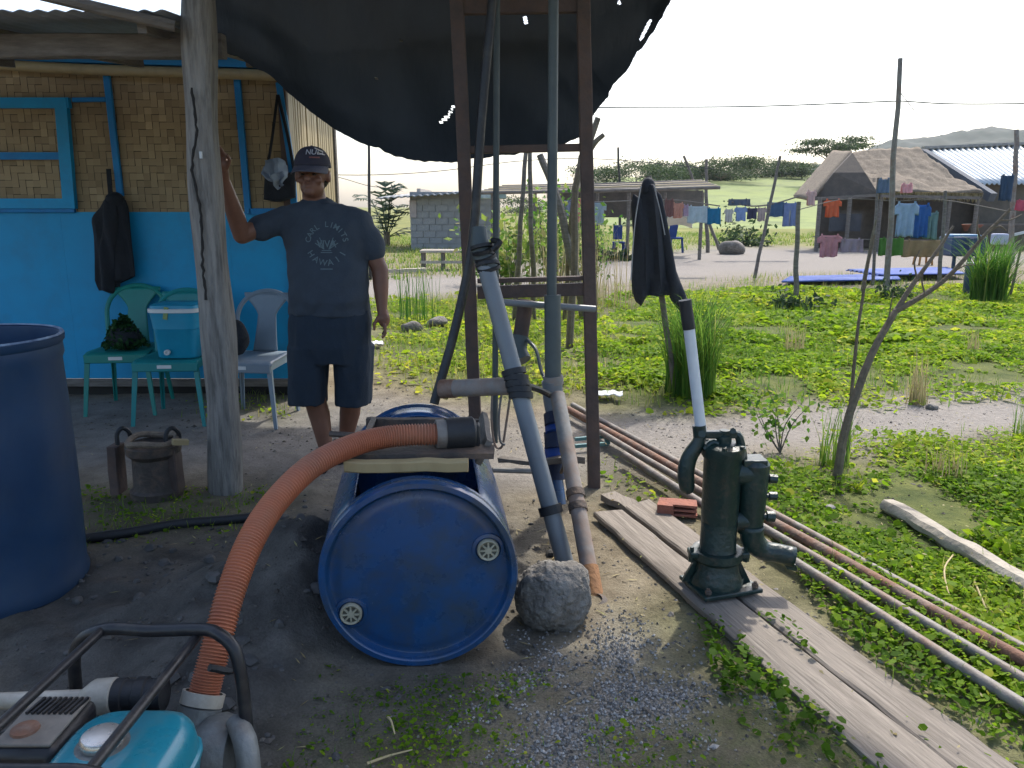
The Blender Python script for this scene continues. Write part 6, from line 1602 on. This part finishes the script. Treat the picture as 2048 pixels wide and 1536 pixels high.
gv, gt = [], []
def blades(poly, per_m2, h, wd, lean, seed=0, tone=.4, ymin=0, ymax=99, nz=.5, thr=0.0):
    xs = [p[0] for p in poly]; ys = [p[1] for p in poly]
    x0, x1, y0, y1 = max(min(xs), -30), min(max(xs), 30), max(min(ys), ymin), min(max(ys), ymax)
    if y1 <= y0: return
    n = int(per_m2 * (x1 - x0) * (y1 - y0)); x = RNG.uniform(x0, x1, n); y = RNG.uniform(y0, y1, n)
    d = soft(x, y, poly, .4, .15, .5, 90 + seed) * np.clip(.5 + 1.1 * vn(x, y, nz, 91 + seed) - thr, 0, 1)
    x, y = keepers(x, y, d); n = len(x)
    b = np.stack([x, y, gh(x, y)], -1)
    q = blade_quads(b, h * RNG.uniform(.4, 1.25, n), wd, lean * RNG.uniform(.2, 1.4, n)); gv.append(q)
    gt.append(np.tile(tone + .2 * vn(x, y, .8, 95) + RNG.normal(0, .15, n), 2))
EV = [(-14, .9), (14, .9), (14, 17), (-14, 17)]
blades(Z_COVER[0], 220, .13, .008, .5, 1, .55, ymin=5.5, ymax=13)
blades(Z_COVER[1], 700, .08, .005, .6, 2, .55, ymax=5.5)
blades(Z_COVER[3], 500, .12, .009, .6, 3, .75, ymax=14)
blades(Z_MOSS[0], 500, .045, .004, .8, 4, .5)
blades(Z_MOSS[1], 900, .05, .005, .8, 5, .6)
blades(Z_MOSS[2], 500, .05, .005, .8, 6, .7)
blades(Z_MOSS[3], 500, .06, .006, .8, 7, .6)
blades(Z_MOSS[4], 500, .05, .004, .8, 8, .55)
FARG = poly_px([(640, 470), (1000, 470), (1000, 530), (940, 552), (640, 566)])
blades(FARG, 90, .14, .03, 1.0, 9, .7, ymin=12, ymax=60)
FARG2 = poly_px([(1000, 466), (2300, 466), (2300, 500), (1450, 490), (1300, 510), (1010, 522)])
blades(FARG2, 60, .14, .03, 1.0, 10, .62, ymin=14, ymax=60)
FARG3 = poly_px([(950, 594), (1200, 570), (1560, 553), (1900, 548), (2500, 530), (2500, 580), (1560, 585), (1260, 595), (1000, 600)])
blades(FARG3, 130, .12, .012, .5, 11, .7, ymin=9, ymax=20)
o = mesh_from_quads('grass', np.concatenate(gv), 4, M_grass, np.concatenate(gt), kind='stuff', label='short sparse grass scattered over the open ground')
o['category'] = 'grass'

# gravel grains
n = 5200
x, y = rand_in(Z_GRAV, n); d = soft(x, y, Z_GRAV, .24, .13, .16, 9) * np.clip(.7 + .8 * vn(x, y, .11, 19), 0, 1)
k = RNG.random(len(x)) < d * .55; x, y = x[k][:9000], y[k][:9000]; n = len(x)
c = np.stack([x, y, gh(x, y) + .002], -1)
r = RNG.uniform(.0025, .0065, n)
oct_ = np.array([[1, 0, 0], [0, 1, 0], [-1, 0, 0], [0, -1, 0], [0, 0, 1]])
an = RNG.uniform(0, 6.28, n); ca, sa = np.cos(an), np.sin(an)
pv = oct_[None] * r[:, None, None] * RNG.uniform(.6, 1.3, (n, 5, 1))
pv = np.stack([pv[..., 0] * ca[:, None] - pv[..., 1] * sa[:, None], pv[..., 0] * sa[:, None] + pv[..., 1] * ca[:, None], pv[..., 2]], -1) + c[:, None]
tri = np.array([[0, 1, 4], [1, 2, 4], [2, 3, 4], [3, 0, 4]])
M_gravel = leafmat('gravel_grain', [(.09, .087, .082), (.17, .165, .155), (.27, .262, .247), (.40, .385, .36)], 0.0, .85)
o = mesh_from_quads('gravel', pv[:, tri].reshape(-1, 3, 3), 3, M_gravel, np.repeat(RNG.random(n), 4), kind='stuff', label='patch of pale grey gravel spilled on the soil')
o['category'] = 'gravel'

# clods of wet sand
n = 420
x, y = rand_in(Z_WET, n); k = RNG.random(len(x)) < soft(x, y, Z_WET, .2) * .8; x, y = x[k][:n], y[k][:n]; m = MB()
for a, b_ in zip(x, y):
    if -.62 < a < .05 and b_ > 2.2: continue
    q = random.uniform(.004, .012) if random.random() < .85 else random.uniform(.012, .03)
    m.ball((a, b_, zat(a, b_) + q * .02), (q * random.uniform(.8, 1.6), q, q * .7), 6, 4, Matrix.Rotation(random.uniform(0, 6), 3, 'Z'))
m.rough(.009, 35)
M_clod = pm('wet_sand', (.10, .098, .094), (.05, .05, .049), 8, .9, .4)
o = m.build('sand_clods', M_clod); tag(o, 'small clods of dark wet sand on the muddy heap', 'sand', kind='stuff')

# crumbs of soil, pebbles and chips over the bare yard
n = 16000
x = RNG.uniform(-3.6, 3.4, n); y = 1.7 + 5.2 * RNG.random(n) ** 1.3; k = in_view(x, y) & (vn(x, y, .35, 77) + .5 * RNG.random(n) > -.1); x, y = x[k], y[k]; n = len(x)
c = np.stack([x, y, gh(x, y) + .001], -1); r = np.minimum(.002 + RNG.exponential(.0027, n), .018)
an = RNG.uniform(0, 6.28, n); ca, sa = np.cos(an), np.sin(an)
pv = oct_[None] * r[:, None, None] * RNG.uniform(.55, 1.35, (n, 5, 1)) * np.array([1, 1, .6])
pv = np.stack([pv[..., 0] * ca[:, None] - pv[..., 1] * sa[:, None], pv[..., 0] * sa[:, None] + pv[..., 1] * ca[:, None], pv[..., 2]], -1) + c[:, None]
M_crumb = leafmat('soil_crumb', [(.045, .04, .035), (.11, .10, .088), (.19, .175, .155), (.34, .32, .29)], 0.0, .9)
wetk = soft(x, y, Z_WET, .3)
o = mesh_from_quads('soil_crumbs', pv[:, tri].reshape(-1, 3, 3), 3, M_crumb, np.repeat(np.clip(RNG.beta(2, 2.5, n) * (1 - .6 * wetk), 0, 1), 4), kind='stuff', label='scattered crumbs of soil and pebbles on the bare yard')
o['category'] = 'soil'
# debris: dry straw bits and chips over the yard
n = 3600
x = RNG.uniform(-3.2, 3, n); y = RNG.uniform(1.6, 6, n); x, y = keepers(x, y, np.clip(.25 + 1.2 * np.exp(-(((x - .55) / .55) ** 2 + ((y - 3.1) / .9) ** 2)), 0, 1)); n = len(x)
c = np.stack([x, y, gh(x, y) + .006], -1)
q = leaf_quads(c, RNG.uniform(.012, .06, n), .1, .12)
x2 = RNG.uniform(.4, 4.5, 1600); y2 = RNG.uniform(1.8, 6, 1600); x2, y2 = keepers(x2, y2, np.full(1600, .9)); n2 = len(x2)
q = np.concatenate([q, leaf_quads(np.stack([x2, y2, gh(x2, y2) + RNG.uniform(.01, .05, n2)], -1), RNG.uniform(.008, .024, n2), .4, .5)]); n = len(q)
o = mesh_from_quads('straw_litter', q, 4, M_dry, RNG.uniform(0, 1, n), kind='stuff', label='bits of dry straw and chips littering the sandy yard')
o['category'] = 'straw'

def tuft(name, label, cat, px, py, nb, h, wd, lean, rad, mat, tone=.4, group=None, seg=4, droop=.1, base=None):
    g = base or G(px, py); g.z = zat(g.x, g.y)
    t = thing(name, label, cat, g, group)
    a = RNG.uniform(0, 6.28, nb); rr = rad * np.sqrt(RNG.random(nb))
    b = np.stack([g.x + rr * np.cos(a), g.y + rr * np.sin(a), np.full(nb, g.z - .01)], -1)
    q = blade_quads(b, h * RNG.uniform(.45, 1.1, nb), wd, lean * RNG.uniform(.1, 1.3, nb), droop, seg)
    mesh_from_quads('blades', q, 4, mat, np.tile(tone + RNG.normal(0, .17, nb), seg), t)
    return t
tuft('tall_grass_clump', 'tall green grass clump growing round the jacket pole', 'grass clump', 1378, 790, 520, 1.1, .013, .62, .19, M_grass, .36, droop=.3, seg=6)
tuft('tall_grass_clump', 'tall green grass clump beside the low dark blue drum near the hut', 'grass clump', 1975, 605, 460, 1.35, .024, .6, .24, M_grass, .3, droop=.3, seg=6)
tuft('reed_clump', 'dry reed stalks standing just behind the brown ladder', 'reeds', 1215, 615, 90, 1.35, .012, .25, .55, M_dry, .5, group=None)
tuft('reed_clump', 'greenish reed stalks between the two front ladder rails', 'reeds', 1090, 600, 150, 1.6, .014, .22, .75, M_dry, .75)
tuft('weed_clump', 'thin dark weed stems rising beside the two dark stones', 'weeds', 835, 640, 60, .95, .012, .22, .3, M_grass, .1)
tuft('weed_clump', 'yellowing grass tuft in the middle of the green field', 'weeds', 1832, 812, 70, .45, .008, .35, .07, M_dry, .7)
tuft('weed_clump', 'thin upright grass at the foot of the bare sapling', 'weeds', 1665, 935, 60, .42, .008, .3, .09, M_grass, .5)
tuft('weed_clump', 'small dry tuft far out in the green field below the blue sheet', 'weeds', 1585, 715, 50, .4, .010, .3, .1, M_dry, .6)
tuft('weed_clump', 'dry brown tuft in the near ground cover', 'weeds', 1890, 960, 60, .22, .006, .35, .1, M_dry, .4)
tuft('weed_clump', 'dry tuft on the green slope by the thatched hut side', 'weeds', 1945, 720, 40, .35, .008, .35, .08, M_dry, .6)
tuft('weed_clump', 'green tuft at the far edge of the frame on the path', 'weeds', 2040, 880, 40, .3, .006, .2, .05, M_grass, .5)

def shrub(name, label, cat, base, stems, h, spread, leaf, nl, mat, tone, bark=None, zlo=.25):
    base = V(base); t = thing(name, label, cat, base)
    m = MB(); cs = []
    for s in range(stems):
        a = random.uniform(0, 6.28); r = spread * random.uniform(.2, 1)
        top = base + V((math.cos(a) * r, math.sin(a) * r, h * random.uniform(.6, 1)))
        mid = base.lerp(top, .5) + V((random.uniform(-.1, .1), random.uniform(-.1, .1), random.uniform(0, .1))) * h
        pts = spline([base, mid, top], 6); m.tube(pts, [h * .012 * (1 - .8 * i / 6) for i in range(7)], 5)
        for _ in range(nl // stems):
            f = random.uniform(zlo, 1); p = pts[min(6, int(f * 6.99))]
            cs.append(p + V((random.gauss(0, 1), random.gauss(0, 1), random.gauss(0, .7))) * spread * .22)
    m.build('stems', bark or M_wood, t)
    cs = np.array(cs); q = leaf_quads(cs, leaf * RNG.uniform(.6, 1.3, len(cs)), .7, .6)
    mesh_from_quads('foliage', q, 4, mat, tone + RNG.normal(0, .2, len(cs)), t)
    return t
g = G(1560, 905); shrub('young_shrub', 'leafy young shrub on the sand path behind the hand pump', 'shrub', (g.x, g.y, zat(g.x, g.y)), 6, .42, .22, .045, 170, M_grass, .45)
g = G(1010, 600); shrub('young_shrub', 'bright yellow-green leafy shrub seen through the ladder', 'shrub', (g.x, g.y, 0), 9, 1.35, .75, .14, 420, M_grass, .62)
g = G(1110, 585); shrub('young_shrub', 'tangled green-brown shrub behind the riser pipe', 'shrub', (g.x, g.y, 0), 14, 1.7, .8, .10, 900, M_grass, .45)
g = G(1180, 575); shrub('young_shrub', 'dull green bush beside the far ladder rail', 'shrub', (g.x, g.y, 0), 12, 1.3, .7, .09, 700, M_grass, .35)
g = G(975, 570); shrub('young_shrub', 'low leafy bush by the near ladder rail', 'shrub', (g.x, g.y, 0), 9, .9, .6, .09, 450, M_grass, .4)
g = G(1990, 1110); shrub('broadleaf_weed', 'broad-leaved weed beside the pale log at the edge', 'weed', (g.x, g.y, 0), 7, .12, .2, .055, 70, M_leaf, .5)
g = G(1710, 985); shrub('broadleaf_weed', 'small bright weed sprouting near the bare sapling', 'weed', (g.x, g.y, 0), 4, .10, .1, .05, 24, M_leaf, .8)

# fallen dry stalks
def stalk(label, pts, r=.004):
    o = MB().tube(spline([V((p.x, p.y, p.z)) for p in pts], 10), [r * (1 - .05 * i) for i in range(11)], 5).build('dry_stalk', M_straw, loc=pts[0])
    tag(o, label, 'stalk', 'dry stalks lying on the ground')
M_straw = pm('straw', (.48, .40, .22), (.36, .28, .14), 20, .8, .1)
def gz(px, py, h=.0): g = G(px, py); return V((g.x, g.y, zat(g.x, g.y) + .012 + h))
stalk('curved dry stalk arching over the ground cover near the pale log', [gz(1905, 1125), gz(1885, 1170, .03), gz(1890, 1215, .03), gz(1915, 1255)])
stalk('short dry stalk standing in the cover by the blue wrapper', [gz(1815, 1130), gz(1820, 1165, .02), gz(1823, 1195)])
stalk('long bent dry stalk lying over the pipes near the frame edge', [gz(1940, 1165), gz(1960, 1230, .02), gz(1990, 1290)])
stalk('thin dry stalk lying across the cover below the pale log', [gz(1880, 1150), gz(1940, 1200, .01), gz(2005, 1275)])
stalk('straight dry stalk on the moss in front of the lying drum', [gz(735, 1536), gz(780, 1520), gz(825, 1508)])
stalk('short pale stalk stuck in the moss before the lying drum', [gz(776, 1440), gz(783, 1455, .01), gz(790, 1475)])

# ================================================================== HAZE
hzm = bpy.data.materials.new('haze_air'); hzm.use_nodes = True; t = hzm.node_tree
t.nodes.remove(t.nodes['Principled BSDF']); pv_ = t.nodes.new('ShaderNodeVolumePrincipled')
pv_.inputs['Color'].default_value = (.92, .96, 1, 1); pv_.inputs['Density'].default_value = .00022; pv_.inputs['Anisotropy'].default_value = .2
t.links.new(pv_.outputs[0], t.nodes['Material Output'].inputs['Volume'])
hzo = MB().box((0, 760, 37), (2100, 1760, 80)).build('haze', hzm, smooth=False); hzo['kind'] = 'stuff'
hzo['label'] = 'thin pale haze in the air over the yard and hills'
